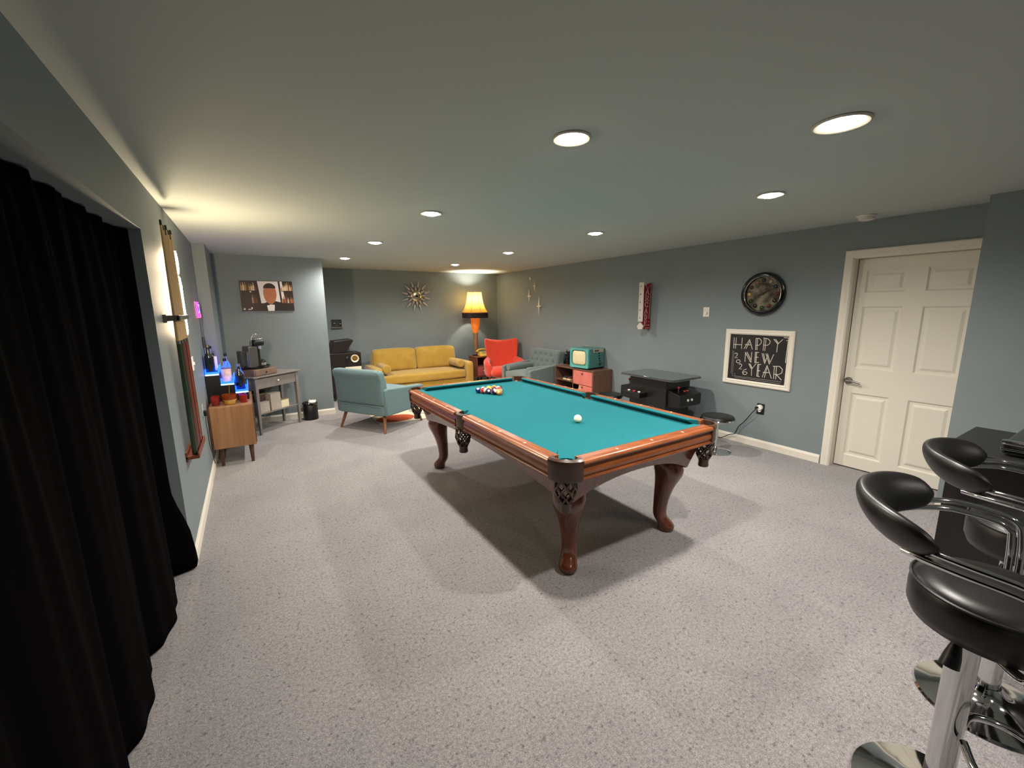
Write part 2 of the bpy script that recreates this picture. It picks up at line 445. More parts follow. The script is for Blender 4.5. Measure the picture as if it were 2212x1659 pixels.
        for e in (0, n): q.add([front[0][e], front[1][e], back[1][e], back[0][e]], [(0, 1, 2, 3)])
    panel(.565, bb+.025, 'x', 1, .475, .585, .28); panel(.565, bb+.025, 'x', -1, .475, .585, .28)
    panel(bb+.022, .575, 'y', 1, .475, .565, .28); panel(bb+.022, .575, 'y', -1, .475, .565, .28)
    obj('cabinet', q, CHERRYD, t, smooth=35)
    obj('slate_frame', MB().box(-a-.02, a+.02, -bb-.02, bb+.02, .66, ZB-.031), CHERRYD, t, smooth=0)
    # cabriole legs
    for sx in (1, -1):
        for sy in (1, -1):
            q = MB(); rings = []
            for z, off, w, rd in ((.56, .03, .075, .5), (.50, .045, .088, .55), (.455, .062, .095, .6), (.41, .06, .088, .7), (.36, .045, .072, .8), (.30, .03, .060, .9),
                                  (.22, .018, .050, 1), (.14, .012, .045, 1), (.10, .018, .047, 1), (.075, .038, .051, 1), (.05, .058, .056, 1), (.025, .064, .058, 1), (.008, .058, .052, 1), (0, .055, .045, 1)):
                ring = []
                for j in range(20):
                    k = 2*PI*j/20; c, s_ = math.cos(k), math.sin(k)
                    pw = .45+.55*rd
                    ring.append((sx*(.40+off*.707)+math.copysign(abs(c)**pw, c)*w, sy*(.955+off*.707)+math.copysign(abs(s_)**pw, s_)*w, z))
                rings.append(ring)
            q.loft(rings)
            obj('leg', q, CHERRYD, t, sub=1)
    return t
pool_table()
# ------------------------------------------------------------------ billiard balls
def ball_mat(name, col, stripe):
    m = bpy.data.materials.new(name); m.use_nodes = True; nt = m.node_tree; N = nt.nodes; L = nt.links; p = N['Principled BSDF']
    p.inputs['Roughness'].default_value = .12; p.inputs['Coat Weight'].default_value = .4
    tc = N.new('ShaderNodeTexCoord'); sp = N.new('ShaderNodeSeparateXYZ'); L.new(tc.outputs['Object'], sp.inputs[0])
    ab = N.new('ShaderNodeMath'); ab.operation = 'ABSOLUTE'; L.new(sp.outputs['Z'], ab.inputs[0])
    lt = N.new('ShaderNodeMath'); lt.operation = 'LESS_THAN'; lt.inputs[1].default_value = .0165 if stripe else 1; L.new(ab.outputs[0], lt.inputs[0])
    # white number spot on +x
    gt = N.new('ShaderNodeMath'); gt.operation = 'LESS_THAN'; gt.inputs[1].default_value = .0262; L.new(sp.outputs['X'], gt.inputs[0])
    mu = N.new('ShaderNodeMath'); mu.operation = 'MULTIPLY'; L.new(lt.outputs[0], mu.inputs[0]); L.new(gt.outputs[0], mu.inputs[1])
    mx = N.new('ShaderNodeMix'); mx.data_type = 'RGBA'; mx.inputs[6].default_value = lin('#f1e6c4'); mx.inputs[7].default_value = lin(col)
    L.new(mu.outputs[0], mx.inputs[0]); L.new(mx.outputs[2], p.inputs['Base Color']); return m
R = .0286
def ball(label, m, x, y, rot, group=None):
    o = obj('billiard_ball', MB().sphere((0, 0, 0), R, 24), m, None, (x, y, .755+R), rot, smooth=180)
    tag(o, label, 'ball', group); return o
cue_ball = obj('cue_ball', MB().sphere((0, 0, 0), R, 32), mat('ivory_ball', '#efe6c8', .15, coat=.4), None, (2.329, 3.768, .755+R), smooth=180)
tag(cue_ball, 'ivory cue ball lying alone on the teal cloth', 'ball')
cols = dict(y='#e2a91c', b='#10286e', r='#b81f1c', p='#33124f', o='#e8862a', g='#0f5a35', m='#6a1520', k='#0b0b0d')
# rows from the apex (nearest the cue ball) to the back; each (colour, stripe)
rack = [[('o', 0, 'plain orange ball at the tip of the triangle')],
        [('p', 1, 'white ball with dark purple stripe behind the orange tip ball'), ('r', 1, 'white ball with red stripe, right of the second row')],
        [('p', 0, 'plain dark purple ball in the middle of the left edge'), ('k', 0, 'plain black ball in the heart of the triangle'), ('r', 0, 'plain red ball on the right edge, third row')],
        [('r', 1, 'mostly white ball with red stripe on left edge, fourth row'), ('y', 1, 'white ball with yellow stripe inside the fourth row'), ('m', 0, 'plain maroon ball inside the fourth row'), ('g', 1, 'white ball with green stripe on right edge, fourth row')],
        [('b', 0, 'plain dark blue ball at the left back corner of triangle'), ('m', 1, 'white ball with maroon stripe in back row beside dark blue'), ('y', 0, 'plain yellow ball at the middle of the back row'), ('o', 1, 'white ball with orange stripe in back row'), ('g', 0, 'plain green ball at the right back corner of triangle')]]
for i, row in enumerate(rack):
    for j, (c, st, lb) in enumerate(row):
        rot = {0: (0, -.3, -2.3), 1: (.9, .5, .3), 2: (.4, -.3, -2.0), 3: (1.4, .3, .5), 4: (.3, -.7, -2.2)}[i]
        rot = (rot[0]+.5*j, rot[1]+.3*j, rot[2]+.9*j)
        nm = 'ball_%s_%s' % (c, 'stripe' if st else 'plain')
        m = MATS.get(nm) or ball_mat(nm, cols[c], st); MATS[nm] = m
        ball(lb, m, 2.352+(j-i/2)*(2*R+.0003), 4.904+i*(2*R+.0003)*.866, rot, 'racked billiard balls')
# ------------------------------------------------------------------ teal armchair seen from behind
def tapered_leg(name, p0, p1, r0, r1, m, parent, n=12):
    return obj(name, MB().cyl(p0, p1, r0, r1, n), m, parent)
def teal_chair():
    t = thing('armchair', 'teal tweed armchair seen from behind, on splayed tan wooden legs', 'armchair', (1.874, 7.31, 0), rad(-58))
    for sx in (1, -1):
        for sy in (1, -1):
            tapered_leg('leg', (sx*.385, sy*.365-.0, 0), (sx*.33, sy*.30, .235), .014, .024, LEGWOOD, t)
    obj('base', MB().puff(.80, .755, .135, .018, c=(0, -.02, .2875), n=6), TEAL, t, sub=1)
    def lean(p, q):
        return Vector((p.x, p.y-(p.z)*.10-(.02 if q.z > .6 else 0), p.z))
    obj('backrest', MB().puff(.80, .13, .46, .035, (0, .008, .004), c=(0, -.345, .575), fn=lean, n=10), TEAL, t, sub=1)
    obj('top_roll', MB().tube([(-.37+.74*i/10, -.405, .775) for i in range(11)], [.03]+[.042]*9+[.03], 12), TEAL, t)
    for s in (1, -1):
        obj('armrest', MB().prism([(-.36, .225), (.37, .225), (.385, .50), (.37, .525), (-.33, .575), (-.37, .56)], s*.385-.05, s*.385+.05, 'x'), TEAL, t, bev=.018, seg=3)
    obj('seat_cushion', MB().puff(.66, .60, .13, .04, (0, .008, .02), c=(0, .05, .435)), TEAL, t, sub=1)
    obj('back_seam', MB().tube([(-.39, -.396, .350), (.39, -.396, .350)], .006, 6), TEAL, t)
    return t
teal_chair()
# ------------------------------------------------------------------ mustard sofa
def sofa():
    t = thing('sofa', 'mustard velvet two-cushion sofa against the alcove wall', 'sofa', (3.10, 9.2, 0))
    W = .935  # half width
    for s in (1, -1):
        obj('armrest', MB().puff(.15, .82, .50, .03, c=(s*(W-.075), -.02, .305), n=6), MUST, t, sub=1)
        obj('bolster', MB().lathe([(.02, -.27), (.06, -.268), (.074, -.255), (.076, 0), (.074, .255), (.06, .268), (.02, .27)], 20, M=Matrix.Translation((s*(W-.235), -.09, .525)) @ Matrix.Rotation(PI/2, 4, 'X')), MUST, t)
        for sy in (1, -1): tapered_leg('leg', (s*.82, sy*.32, 0), (s*.80, sy*.30, .07), .016, .024, LEGWOOD, t)
    obj('base', MB().puff(1.72, .74, .20, .015, c=(0, -.01, .155), n=6), MUST, t, sub=1)
    obj('seat_cushion', MB().puff(1.57, .72, .155, .035, (0, .006, .022), c=(0, -.05, .335), n=10), MUST, t, sub=1)
    obj('back_frame', MB().puff(1.62, .15, .62, .03, c=(0, .36, .42), n=6), MUST, t, sub=1)
    for s in (1, -1):
        def f(p, q):
            w = .004*math.sin(p.x*25+s)*math.cos(p.z*19)
            return Vector((p.x, p.y+p.z*.16+w-.03*math.exp(-((p.x*4)**2+(p.z*5)**2))*(-1 if q.y < 0 else 0), p.z))
        obj('back_cushion', MB().puff(.80, .20, .42, .06, (.008, .05, .012), c=(s*.405, .21, .615), fn=f, n=12), MUST, t, sub=1)
    return t
sofa()
# ------------------------------------------------------------------ coral wing chair
def coral_chair():
    t = thing('wing_chair', 'coral red wing chair with curled arms in the corner beyond gray armchair', 'armchair', (4.62, 8.66, 0), rad(-22))
    # local +y back, -y front
    def fb(p, q_):
        h = (p.z+.33)/.66                      # 0 at the bottom, 1 at the top
        wx = .80+.22*min(1, h*1.15)            # narrow at the seat, wide at the top
        u = q_.x
        top = .035*u*u*max(0, h-.6)/.4*1.6     # corners higher than the centre
        wing = -.13*abs(u)**2.2*(1-.25*h)
        return Vector((p.x*wx, p.y+wing+.17*h, p.z+top))
    obj('backrest', MB().puff(.66, .11, .66, .05, (0, .01, 0), c=(0, .17, .585), n=14, fn=fb), CORAL, t, sub=1)
    for s_ in (1, -1):
        def fa(p, q_):
            u = (p.y+.26)/.52                  # 0 front .. 1 back
            out = .05*math.sin(PI*min(1, max(0, u)))*1.0-.05*u
            curl = .035*max(0, q_.z)*(1-.6*u)
            return Vector((p.x+s_*(out+curl), p.y, p.z+(.05*u-.02*(1-u))*(q_.z > 0)*q_.z))
        obj('armrest', MB().puff(.12, .54, .28, .055, (0, .01, .012), c=(s_*.30, -.09, .41), n=10, fn=fa), CORAL, t, sub=1)
    def f(p, q_):
        return Vector((p.x*(1-.10*(p.y > 0)*p.y/.3), p.y, p.z+.05*(-p.y)))
    obj('seat_cushion', MB().puff(.58, .64, .16, .07, (0, .03, .03), c=(0, -.17, .345), fn=f, n=10), CORAL, t, sub=1)
    for sx in (1, -1):
        for sy in (1, -1): tapered_leg('leg', (sx*.27, sy*.26-.05, 0), (sx*.19, sy*.17-.05, .30), .013, .02, LEGWOOD, t)
    return t
coral_chair()
# ------------------------------------------------------------------ gray tufted armchair (faces the left wall)
def gray_chair():
    t = thing('tufted_armchair', 'gray blue button-tufted armchair with bolsters beside the coral chair', 'armchair', (4.66, 7.70, 0), rad(-90))
    # local -y is front (points to -x in the room)
    W = .465
    for s in (1, -1):
        obj('armrest', MB().prism([(-.37, .13), (.34, .13), (.34, .60), (-.34, .53), (-.37, .51)], s*(W-.04)-.04, s*(W-.04)+.04, 'x'), GRAYF, t, bev=.016, seg=3)
        obj('bolster', MB().lathe([(.02, -.25), (.055, -.245), (.066, -.23), (.068, 0), (.066, .23), (.055, .245), (.02, .25)], 18, M=Matrix.Translation((s*(W-.155), -.08, .50)) @ Matrix.Rotation(PI/2, 4, 'X')), GRAYF, t)
        for sy in (1, -1): tapered_leg('leg', (s*.40, sy*.32, 0), (s*.38, sy*.29, .14), .014, .022, LEGWOOD, t)
    obj('base', MB().puff(.80, .66, .16, .02, c=(0, 0, .22), n=6), GRAYF, t, sub=1)
    obj('seat_cushion', MB().puff(.76, .62, .15, .045, (0, .01, .02), c=(0, -.05, .37), n=10), GRAYF, t, sub=1)
    btn = []
    for r in range(4):
        for k in range(5 if r % 2 == 0 else 4):
            btn.append((-.32+.16*k+(.08 if r % 2 else 0), -.15+.115*r))
    def f(p, q_):
        d = 0
        if q_.y < 0:
            for bx, bz in btn: d += .028*math.exp(-((p.x-bx)**2+(p.z-bz)**2)/.0009)+.008*math.exp(-((p.x-bx)**2+(p.z-bz)**2)/.004)
        return Vector((p.x, p.y+d*(1 if q_.y < -.5 else 0)+p.z*.18, p.z))
    bk = obj('backrest', MB().puff(.86, .17, .56, .05, (0, .015, .0), c=(0, .28, .53), fn=f, n=44), GRAYF, t)
    for bx, bz in btn:
        obj('tuft_button', MB().sphere((bx, .28-.082+bz*.18+.012, .53+bz), .011, 8, (1, .5, 1)), GRAYF, bk)
    return t
gray_chair()
# ------------------------------------------------------------------ end table, telephone, lamp
def end_table():
    t = thing('end_table', 'small end table with open niche and coral drawer under the lamp', 'side table', (4.455, 9.36, 0))
    w, d = .15, .19; zt = .585
    wood = mat('chestnut_wood', '#8a5138', .45, noise=.3, nscale=8, stretch=(8, 8, 1))
    b = MB().box(-w, w, -d, d, .16, .18).box(-w, -w+.016, -d, d, .18, zt-.02).box(w-.016, w, -d, d, .18, zt-.02).box(-w+.016, w-.016, d-.012, d, .18, zt-.02)
    b.box(-w+.016, w-.016, -d+.01, d-.012, .375, .39)
    obj('case', b, wood, t, smooth=0, bev=.002)
    obj('top', MB().box(-w-.012, w+.012, -d-.012, d+.012, zt-.02, zt), mat('top_wood', '#9c6341', .35, noise=.3, nscale=6, stretch=(2, 8, 8)), t, smooth=0, bev=.004)
    dr = obj('drawer', MB().box(-w+.02, w-.02, -d-.006, -d+.016, .188, .372), mat('coral_lacquer', '#b85c58', .45), t, smooth=0, bev=.003)
    obj('knob', MB().sphere((0, -d-.018, .29), .014, 12), mat('pale_knob', '#e8c6b8', .3), dr)
    for sx in (1, -1):
        for sy in (1, -1): tapered_leg('leg', (sx*(w-.03), sy*(d-.04), 0), (sx*(w-.04), sy*(d-.05), .162), .011, .02, BLACK, t)
    ph = thing('telephone', 'yellow rotary telephone on the end table beside the lamp', 'telephone', (4.51, 9.275, zt), rad(-8))
    yel = mat('yellow_plastic', '#e0bb4b', .35)
    obj('body', MB().loft([[(x*sx_, y0+(y*sy_), z) for x, y in ((-1, -1), (1, -1), (1, 1), (-1, 1))] for z, sx_, sy_, y0 in ((0, .105, .1, 0), (.02, .105, .1, 0), (.07, .085, .055, .04), (.085, .07, .035, .055))]), yel, ph, bev=.008, seg=3)
    M = Matrix.Translation((0, -.035, .052)) @ Matrix.Rotation(rad(38), 4, 'X')
    obj('dial', MB().lathe([(.012, .001), (.03, .001), (.05, .001), (.052, .006), (.02, .009), (.001, .01)], 24, M=M), mat('dial_gray', '#a79a6a', .4), ph)
    hs = MB().tube(smoothpath([(-.115, .055, .10), (-.08, .055, .125), (0, .055, .135), (.08, .055, .125), (.115, .055, .10)]), .017, 10)
    hs.sphere((-.112, .055, .095), .03, 12, (1, 1, .8)); hs.sphere((.112, .055, .095), .03, 12, (1, 1, .8))
    obj('handset', hs, yel, ph)
    # table lamp: bell shade over a slim tapering column
    lp = thing('table_lamp', 'glowing table lamp with yellow bell shade, dark fringe and tapering column', 'lamp', (4.405, 9.40, zt))
    obj('foot', MB().lathe([(.075, 0), (.078, .008), (.07, .018), (.03, .024), (.02, .035), (.001, .035)], 24), mat('dark_foot', '#1b1210', .3), lp)
    col_ = [(.022, .03), (.024, .08), (.036, .16), (.047, .25), (.05, .30), (.045, .36), (.048, .42), (.058, .47)]
    obj('stem', MB().lathe(col_, 20), mat('tan_column', '#96714f', .4, noise=.2, nscale=12), lp)
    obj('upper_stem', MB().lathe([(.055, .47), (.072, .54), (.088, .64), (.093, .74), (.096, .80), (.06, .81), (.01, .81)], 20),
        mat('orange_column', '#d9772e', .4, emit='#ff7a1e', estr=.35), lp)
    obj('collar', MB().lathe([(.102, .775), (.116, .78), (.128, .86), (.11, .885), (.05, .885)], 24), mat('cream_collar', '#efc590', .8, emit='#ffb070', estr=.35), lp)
    sm = bpy.data.materials.new('glowing_shade'); sm.use_nodes = True; nt = sm.node_tree; nt.nodes.clear()
    o_ = nt.nodes.new('ShaderNodeOutputMaterial'); ad = nt.nodes.new('ShaderNodeAddShader'); tr = nt.nodes.new('ShaderNodeBsdfTranslucent'); em = nt.nodes.new('ShaderNodeEmission')
    tr.inputs['Color'].default_value = (.16, .095, .020, 1); em.inputs['Color'].default_value = lin('#ffb420'); em.inputs['Strength'].default_value = .222
    nt.links.new(tr.outputs[0], ad.inputs[0]); nt.links.new(em.outputs[0], ad.inputs[1]); nt.links.new(ad.outputs[0], o_.inputs['Surface'])
    pr = [(.263, .88), (.257, .897), (.238, .925), (.205, .99), (.178, 1.07), (.163, 1.14), (.150, 1.24), (.146, 1.285)]
    sh = obj('shade', MB().lathe(pr, 32, cap=False), sm, lp, smooth=180)
    obj('trim', MB().lathe([(.264, .872), (.269, .880), (.264, .888)], 32, cap=False), mat('shade_trim', '#b06a1c', .7), sh)
    rb = MB()
    for k in range(8):
        an = 2*PI*k/8
        rb.tube([((r+.003)*math.cos(an), (r+.003)*math.sin(an), z) for r, z in pr], .0035, 5)
    obj('rib', rb, mat('shade_rib', '#a8700f', .8), sh)
    fr = MB()
    for k in range(120):
        an = 2*PI*k/120
        fr.tube([(.258*math.cos(an), .258*math.sin(an), .876), (.258*math.cos(an), .258*math.sin(an), .775)], .0078, 4)
    obj('fringe', fr, mat('dark_fringe', '#1a1214', .9), sh)
    obj('bulb', MB().sphere((0, 0, 1.06), .035, 14), emis('lamp_bulb', '#ffd9a0', 20), lp)
    l = bpy.data.lights.new('table_lamp_light', 'POINT'); l.energy = 66; l.color = (1, .88, .72); l.shadow_soft_size = .05
    lo = bpy.data.objects.new('table_lamp_light', l); COL.objects.link(lo); lo.parent = lp; lo.location = (0, 0, 1.13)
end_table()
# ------------------------------------------------------------------ record player on its console in the alcove
def record_console():
    dk = mat('espresso_wood', '#1d1210', .4, noise=.3, nscale=8, stretch=(8, 8, 1))
    t = thing('record_cabinet', 'dark cabinet with white lower panel under the open record player', 'cabinet', (1.80, 9.38, 0), rad(0))
    obj('case', MB().box(-.25, .25, -.20, .20, .12, .585), dk, t, smooth=0, bev=.004)
    obj('door', MB().box(-.02, .245, -.208, -.198, .14, .58), mat('ivory_panel', '#e9dfc6', .5), t, smooth=0, bev=.003)
    for sx in (1, -1):
        for sy in (1, -1): tapered_leg('leg', (sx*.22, sy*.17, 0), (sx*.20, sy*.15, .122), .012, .02, dk, t)
    p = thing('record_player', 'dark wooden record player with open lid and brass speaker ring', 'record player', (1.80, 9.38, .585), rad(0))
    obj('box', MB().box(-.25, .255, -.19, .19, 0, .235), dk, p, smooth=0, bev=.006)
    M = Matrix.Translation((0, 0, .215)) @ Matrix.Rotation(rad(0), 4, 'Z')
    lid = MB().prism([(-.245, .022), (-.17, .225), (.125, .25), (.145, .225), (.015, .035)], -.19, .19, 'y', M)
    obj('lid', lid, dk, p, smooth=0, bev=.005)
    obj('lid_stay', MB().cyl((.075, -.17, .35), (.15, -.17, .235), .004, n=8), STEEL, p)
    obj('turntable', MB().lathe([(.001, 0), (.125, 0), (.125, .012), (.001, .012)], 28, (-.08, 0, .234)), BLKGL, p)
    q = MB()
    for k in range(1): pass
    M = Matrix.Translation((.145, -.195, .135)) @ Matrix.Rotation(PI/2, 4, 'X')
    sp = obj('speaker_ring', MB().lathe([(.042, .0), (.062, .004), (.068, .012), (.062, .018), (.05, .012), (.044, .004)], 20, M=M, cap=False), GOLD, p, solid=.002)
    obj('speaker_cone', MB().lathe([(.05, .004), (.03, -.0), (.014, .003), (.012, .012), (.001, .016)], 18, M=M), BRASS, p)
    obj('control_knob', MB().cyl((.02, -.19, .16), (.02, -.21, .16), .016), STEEL, p)
    obj('control_knob', MB().cyl((.02, -.19, .09), (.02, -.21, .09), .016), BLKPL, p)
record_console()
# ------------------------------------------------------------------ media stand, old television, plant, shelf boxes
def tv_stand():
    t = thing('media_stand', 'walnut media stand with open shelves and coral drawers against right wall', 'cabinet', (4.72, 6.20, 0))
    w = mat('stand_walnut', '#70503f', .45, noise=.35, nscale=6, stretch=(7, 7, 1), col2='#5d4134')
    # local x depth 0..38 towards the wall, y 0..92 away from camera
    D, L, z0, z1 = .385, .93, .10, .61
    b = MB().box(0, D, 0, L, z1-.022, z1).box(0, D, 0, L, z0, z0+.02).box(0, D, 0, .02, z0+.02, z1-.022).box(0, D, L-.02, L, z0+.02, z1-.022)
    b.box(0, D, .46, .478, z0+.02, z1-.022).box(D-.012, D, .02, .46, z0+.02, z1-.022).box(D-.012, D, .478, L-.02, z0+.02, z1-.022)
    obj('case', b, w, t, smooth=0, bev=.002)
    obj('shelf', MB().box(.01, D-.012, .478, L-.02, .375, .393), w, t, smooth=0)
    red = mat('coral_drawer', '#d9776a', .5, noise=.15, nscale=9)
    d1 = obj('drawer', MB().box(-.004, .016, .026, .454, .372, .582), red, t, smooth=0, bev=.002)
    obj('pull', MB().cyl((-.004, .24, .545), (-.02, .24, .545), .011, n=10), WALNUTD, d1)
    b = MB().box(-.004, .016, .026, .454, .124, .364); b.m = 1   # patterned lower front
    x = -.0048
    def tri(*ps): b.add([(x, y, z) for y, z in ps], [tuple(range(len(ps)))])
    b.m = 1; tri((.454, .364), (.30, .364), (.454, .20)); b.m = 2; tri(*([(.454, .364)]+[(.454-.14*math.cos(k), .364-.14*math.sin(k)) for k in [PI/2*i/8 for i in range(9)]]))
    b.m = 3; tri((.37, .20), (.25, .285), (.14, .20))
    b.m = 1; tri((.30, .364), (.24, .30), (.37, .29))
    d2 = obj('drawer', b, [red, mat('peach_print', '#d99a78', .5), mat('taupe_print', '#8b8178', .5), mat('orange_print', '#e09a55', .5)], t, smooth=0, label='coral drawer front printed with gray and peach shapes')
    obj('pull', MB().cyl((-.004, .24, .335), (-.02, .24, .335), .011, n=10), WALNUTD, d2)
    for y in (.06, L-.06):
        for xx in (.05, D-.05): tapered_leg('leg', (xx, y, 0), (xx, y, .101), .013, .02, WALNUTD, t)
    for i, (y, lb) in enumerate(((.60, 'cream boxed game on the stand shelf, nearer the drawers'), (.70, 'cream boxed game on the stand shelf, farther from the drawers'))):
        o = thing('game_box', lb, 'box', (4.72+.10, 6.20+y, .393), 0, 'boxes on the media shelf')
        obj('tray', MB().box(-.08, .08, -.04, .04, 0, .022), mat('cream_card', '#d8c490', .7), o, smooth=0, bev=.002)
        obj('lid', MB().box(-.07, .08, -.036, .036, .022, .05), mat('dark_print%d' % i, ('#5b2a26', '#27262e')[i], .6), o, smooth=0, bev=.002)
    # television
    v = thing('television', 'vintage turquoise portable television with cream screen on the media stand', 'television', (4.735, 6.535, .61), rad(6))
    tq = mat('turquoise_enamel', '#57a29c', .35, noise=.06, nscale=10); tqd = mat('turquoise_side', '#47807b', .4)
    # local x depth (front at x=0, faces -x), y width -.19...19
    hw, D2, Z0, Z1 = .192, .36, .018, .318
    b = MB(); b.box(.012, D2, -hw, hw, Z0, Z1)
    obj('case', b, tqd, v, bev=.012, seg=3)
    # front bezel with rounded screen opening
    def rr(hy, hz, r, n=5, cz=(Z0+Z1)/2, cy=0):
        pts = []
        for sx, sz, a0 in ((1, 1, 0), (-1, 1, PI/2), (-1, -1, PI), (1, -1, 3*PI/2)):
            for i in range(n+1):
                k = a0+PI/2*i/n; pts.append((cy+sx*(hy-r)+r*math.cos(k), cz+sz*(hz-r)+r*math.sin(k)))
        return pts
    A = rr(hw, (Z1-Z0)/2, .018); Bq = rr(.150, .118, .055, cy=.012, cz=.172); Cq = rr(.143, .111, .05, cy=.012, cz=.172)
    rings = [[(.014, y, z) for y, z in A], [(-.010, y, z) for y, z in A], [(-.016, y*.985, (z-.168)*.985+.168) for y, z in A], [(-.006, y, z) for y, z in Bq], [(.004, y, z) for y, z in Cq]]
    obj('bezel', MB().loft(rings, cap=False), tq, v, smooth=30)
    sc = []
    for f, dx in ((1, .004), (.85, -.004), (.6, -.010), (.3, -.014), (.02, -.015)):
        sc.append([(dx, .012+(y-.012)*f, .172+(z-.172)*f) for y, z in Cq])
    obj('screen', MB().loft(sc), mat('cream_screen', '#d9cba3', .35, spec=.3), v, smooth=180)
    obj('mask', MB().loft([[(-.005, y, z) for y, z in rr(.152, .120, .056, cy=.012, cz=.172)], [(-.005, y, z) for y, z in rr(.145, .113, .05, cy=.012, cz=.172)]], cap=False), BLKPL, v, solid=.002)
    s_ = MB()
    obj('side_plate', MB().box(.10, .33, -hw-.006, -hw+.002, .255, .312), mat('ivory_plate', '#b9b09c', .4), v, smooth=0, bev=.003)
    obj('side_grille', MB().box(.115, .215, -hw-.009, -hw, .27, .298), mat('plate_dark', '#55524a', .5), v, smooth=0)
    for i in range(4): obj('knob', MB().cyl((.222+.006*i, -hw+.002, .24-.038*i), (.222+.006*i, -hw-.012, .24-.038*i), .010, n=12), BLKPL, v)
    obj('tuning_knob', MB().cyl((.25, -hw+.002, .075), (.25, -hw-.014, .075), .024, n=20).cyl((.25, -hw-.012, .075), (.25, -hw-.02, .075), .012), mat('dial_dark', '#2d3b3a', .3), v)
    obj('carry_handle', MB().tube(smoothpath([(.17, -.09, .316), (.17, -.08, .34), (.17, 0, .346), (.17, .08, .34), (.17, .09, .316)]), .008, 8), mat('handle_gray', '#7b7772', .4), v)
    for x_ in (.04, .29):
        for y_ in (-.15, .15): obj('foot', MB().cyl((x_, y_, 0), (x_, y_, Z0+.002), .012, n=10), BLKPL, v)
    pl = thing('cactus', 'dark spiky potted plant behind the television', 'plant', (4.95, 7.06, .61))
    obj('pot', MB().lathe([(.035, 0), (.045, .05), (.048, .055), (.04, .055)], 16), BLKPL, pl)
    s = MB()
    random.seed(3)
    for k in range(70):
        z = random.uniform(.05, .2); a_ = random.uniform(0, 2*PI); e_ = random.uniform(-.2, .9)
        d = Vector((math.cos(a_)*math.cos(e_), math.sin(a_)*math.cos(e_), math.sin(e_)))
        p = Vector((0, 0, z)); s.tube([p, p+d*.08], .009, 5, r1=.001)
    s.cyl((0, 0, .03), (0, 0, .2), .02, .014)
    obj('spines', s, mat('dark_leaf', '#16181a', .8), pl)
tv_stand()
# ------------------------------------------------------------------ cocktail arcade table and its stools
def arcade():
    t = thing('arcade_table', 'black cocktail arcade table with glass top in front of the wall', 'arcade table', (4.665, 4.965, 0))
    hx, hy = .215, .275
    obj('cabinet', MB().box(-hx, hx, -hy, hy, .02, .705), BLACK, t, smooth=0, bev=.006)
    top = []
    r = .07
    for sx, sy, a0 in ((1, 1, 0), (-1, 1, PI/2), (-1, -1, PI), (1, -1, 3*PI/2)):
        top += arc(sx*(.275-r), sy*(.405-r), r, a0, a0+PI/2, 6)
    obj('glass_top', MB().prism(top, .722, .735), mat('smoked_glass', '#2c3133', .08, spec=.8, coat=.6, noise=.3, nscale=9, col2='#3d4345'), t, smooth=30, bev=.002)
    obj('edge_trim', MB().prism([(x*1.012, y*1.008) for x, y in top], .712, .722), STEEL, t, smooth=30)
    obj('top_neck', MB().box(-hx+.01, hx-.01, -hy-.02, hy+.02, .70, .713), BLACK, t, smooth=0)
    def panel(sy):
        y1 = sy*hy; y2 = sy*(hy+.175)
        prof = [(y1, .40), (y1, .60), (y1+sy*.03, .592), (y2-sy*.006, .555), (y2, .545), (y2, .43), (y2-sy*.02, .41)]
        p = obj('control_panel', MB().prism(prof, -.19, .19, 'x'), BLKPL, t, smooth=0, bev=.004)
        def top(x, u): return (x, sy*(hy+.03+u*.14), .5925-.0375*u)
        for k in range(2):
            x, y, z = top(.0+.05*k, .4); c = ('#d2503c', '#d2503c') if sy < 0 else ('#e9e4d4', '#d23a50')
            obj('button', MB().cyl((x, y, z-.003), (x, y, z+.008), .015, n=14), mat('button_'+c[k][1:], c[k], .3), p)
            obj('player_button', MB().cyl((.045+.07*k-.1, y2, .492), (.045+.07*k-.1, y2+sy*.008, .492), .015, n=14), mat('button_e9e4d4', '#e9e4d4', .3), p)
        x, y, z = top(-.12, .45)
        js = obj('joystick', MB().cyl((x, y, z-.003), (x, y, z+.05), .005, n=8), STEEL, p)
        obj('joystick_knob', MB().sphere((x, y, z+.058), .017, 14), mat('red_knob', '#8f2030', .25), js)
    panel(-1); panel(1)
    p = obj('side_panel', MB().box(-hx-.13, -hx, .0, .26, .47, .53), BLKPL, t, smooth=0, bev=.004)
    for k, c in ((0, '#e9e4d4'), (1, '#d23a50'), (2, '#e9e4d4')):
        obj('button', MB().cyl((-hx-.07, .22-.08*k, .528), (-hx-.07, .22-.08*k, .54), .016, n=14), mat('button_'+c[1:], c, .3), p)
    obj('coin_slot', MB().box(-hx-.003, -hx, -.12, -.04, .36, .39), BLKGL, t, smooth=0)
    # low stools
    def low_stool(x, y, lb):
        s = thing('low_stool', lb, 'stool', (x, y, 0), 0, 'low stools at the arcade table')
        obj('base', MB().lathe([(.155, 0), (.158, .006), (.12, .016), (.04, .03), (.028, .05), (.02, .06)], 28), CHROME, s)
        obj('post', MB().cyl((0, 0, .05), (0, 0, .36), .019), CHROME, s)
        obj('rim', MB().lathe([(.12, .345), (.168, .35), (.174, .36), (.168, .372), (.14, .372)], 32), CHROME, s)
        obj('seat', MB().lathe([(.162, .368), (.166, .378), (.158, .395), (.12, .405), (.001, .408)], 32), LEATHER, s)
        return s
    low_stool(4.60, 4.135, 'black low stool with chrome rim between pool table corner and wall')
    low_stool(4.50, 5.62, 'black low stool with chrome rim at far end of arcade table')
arcade()
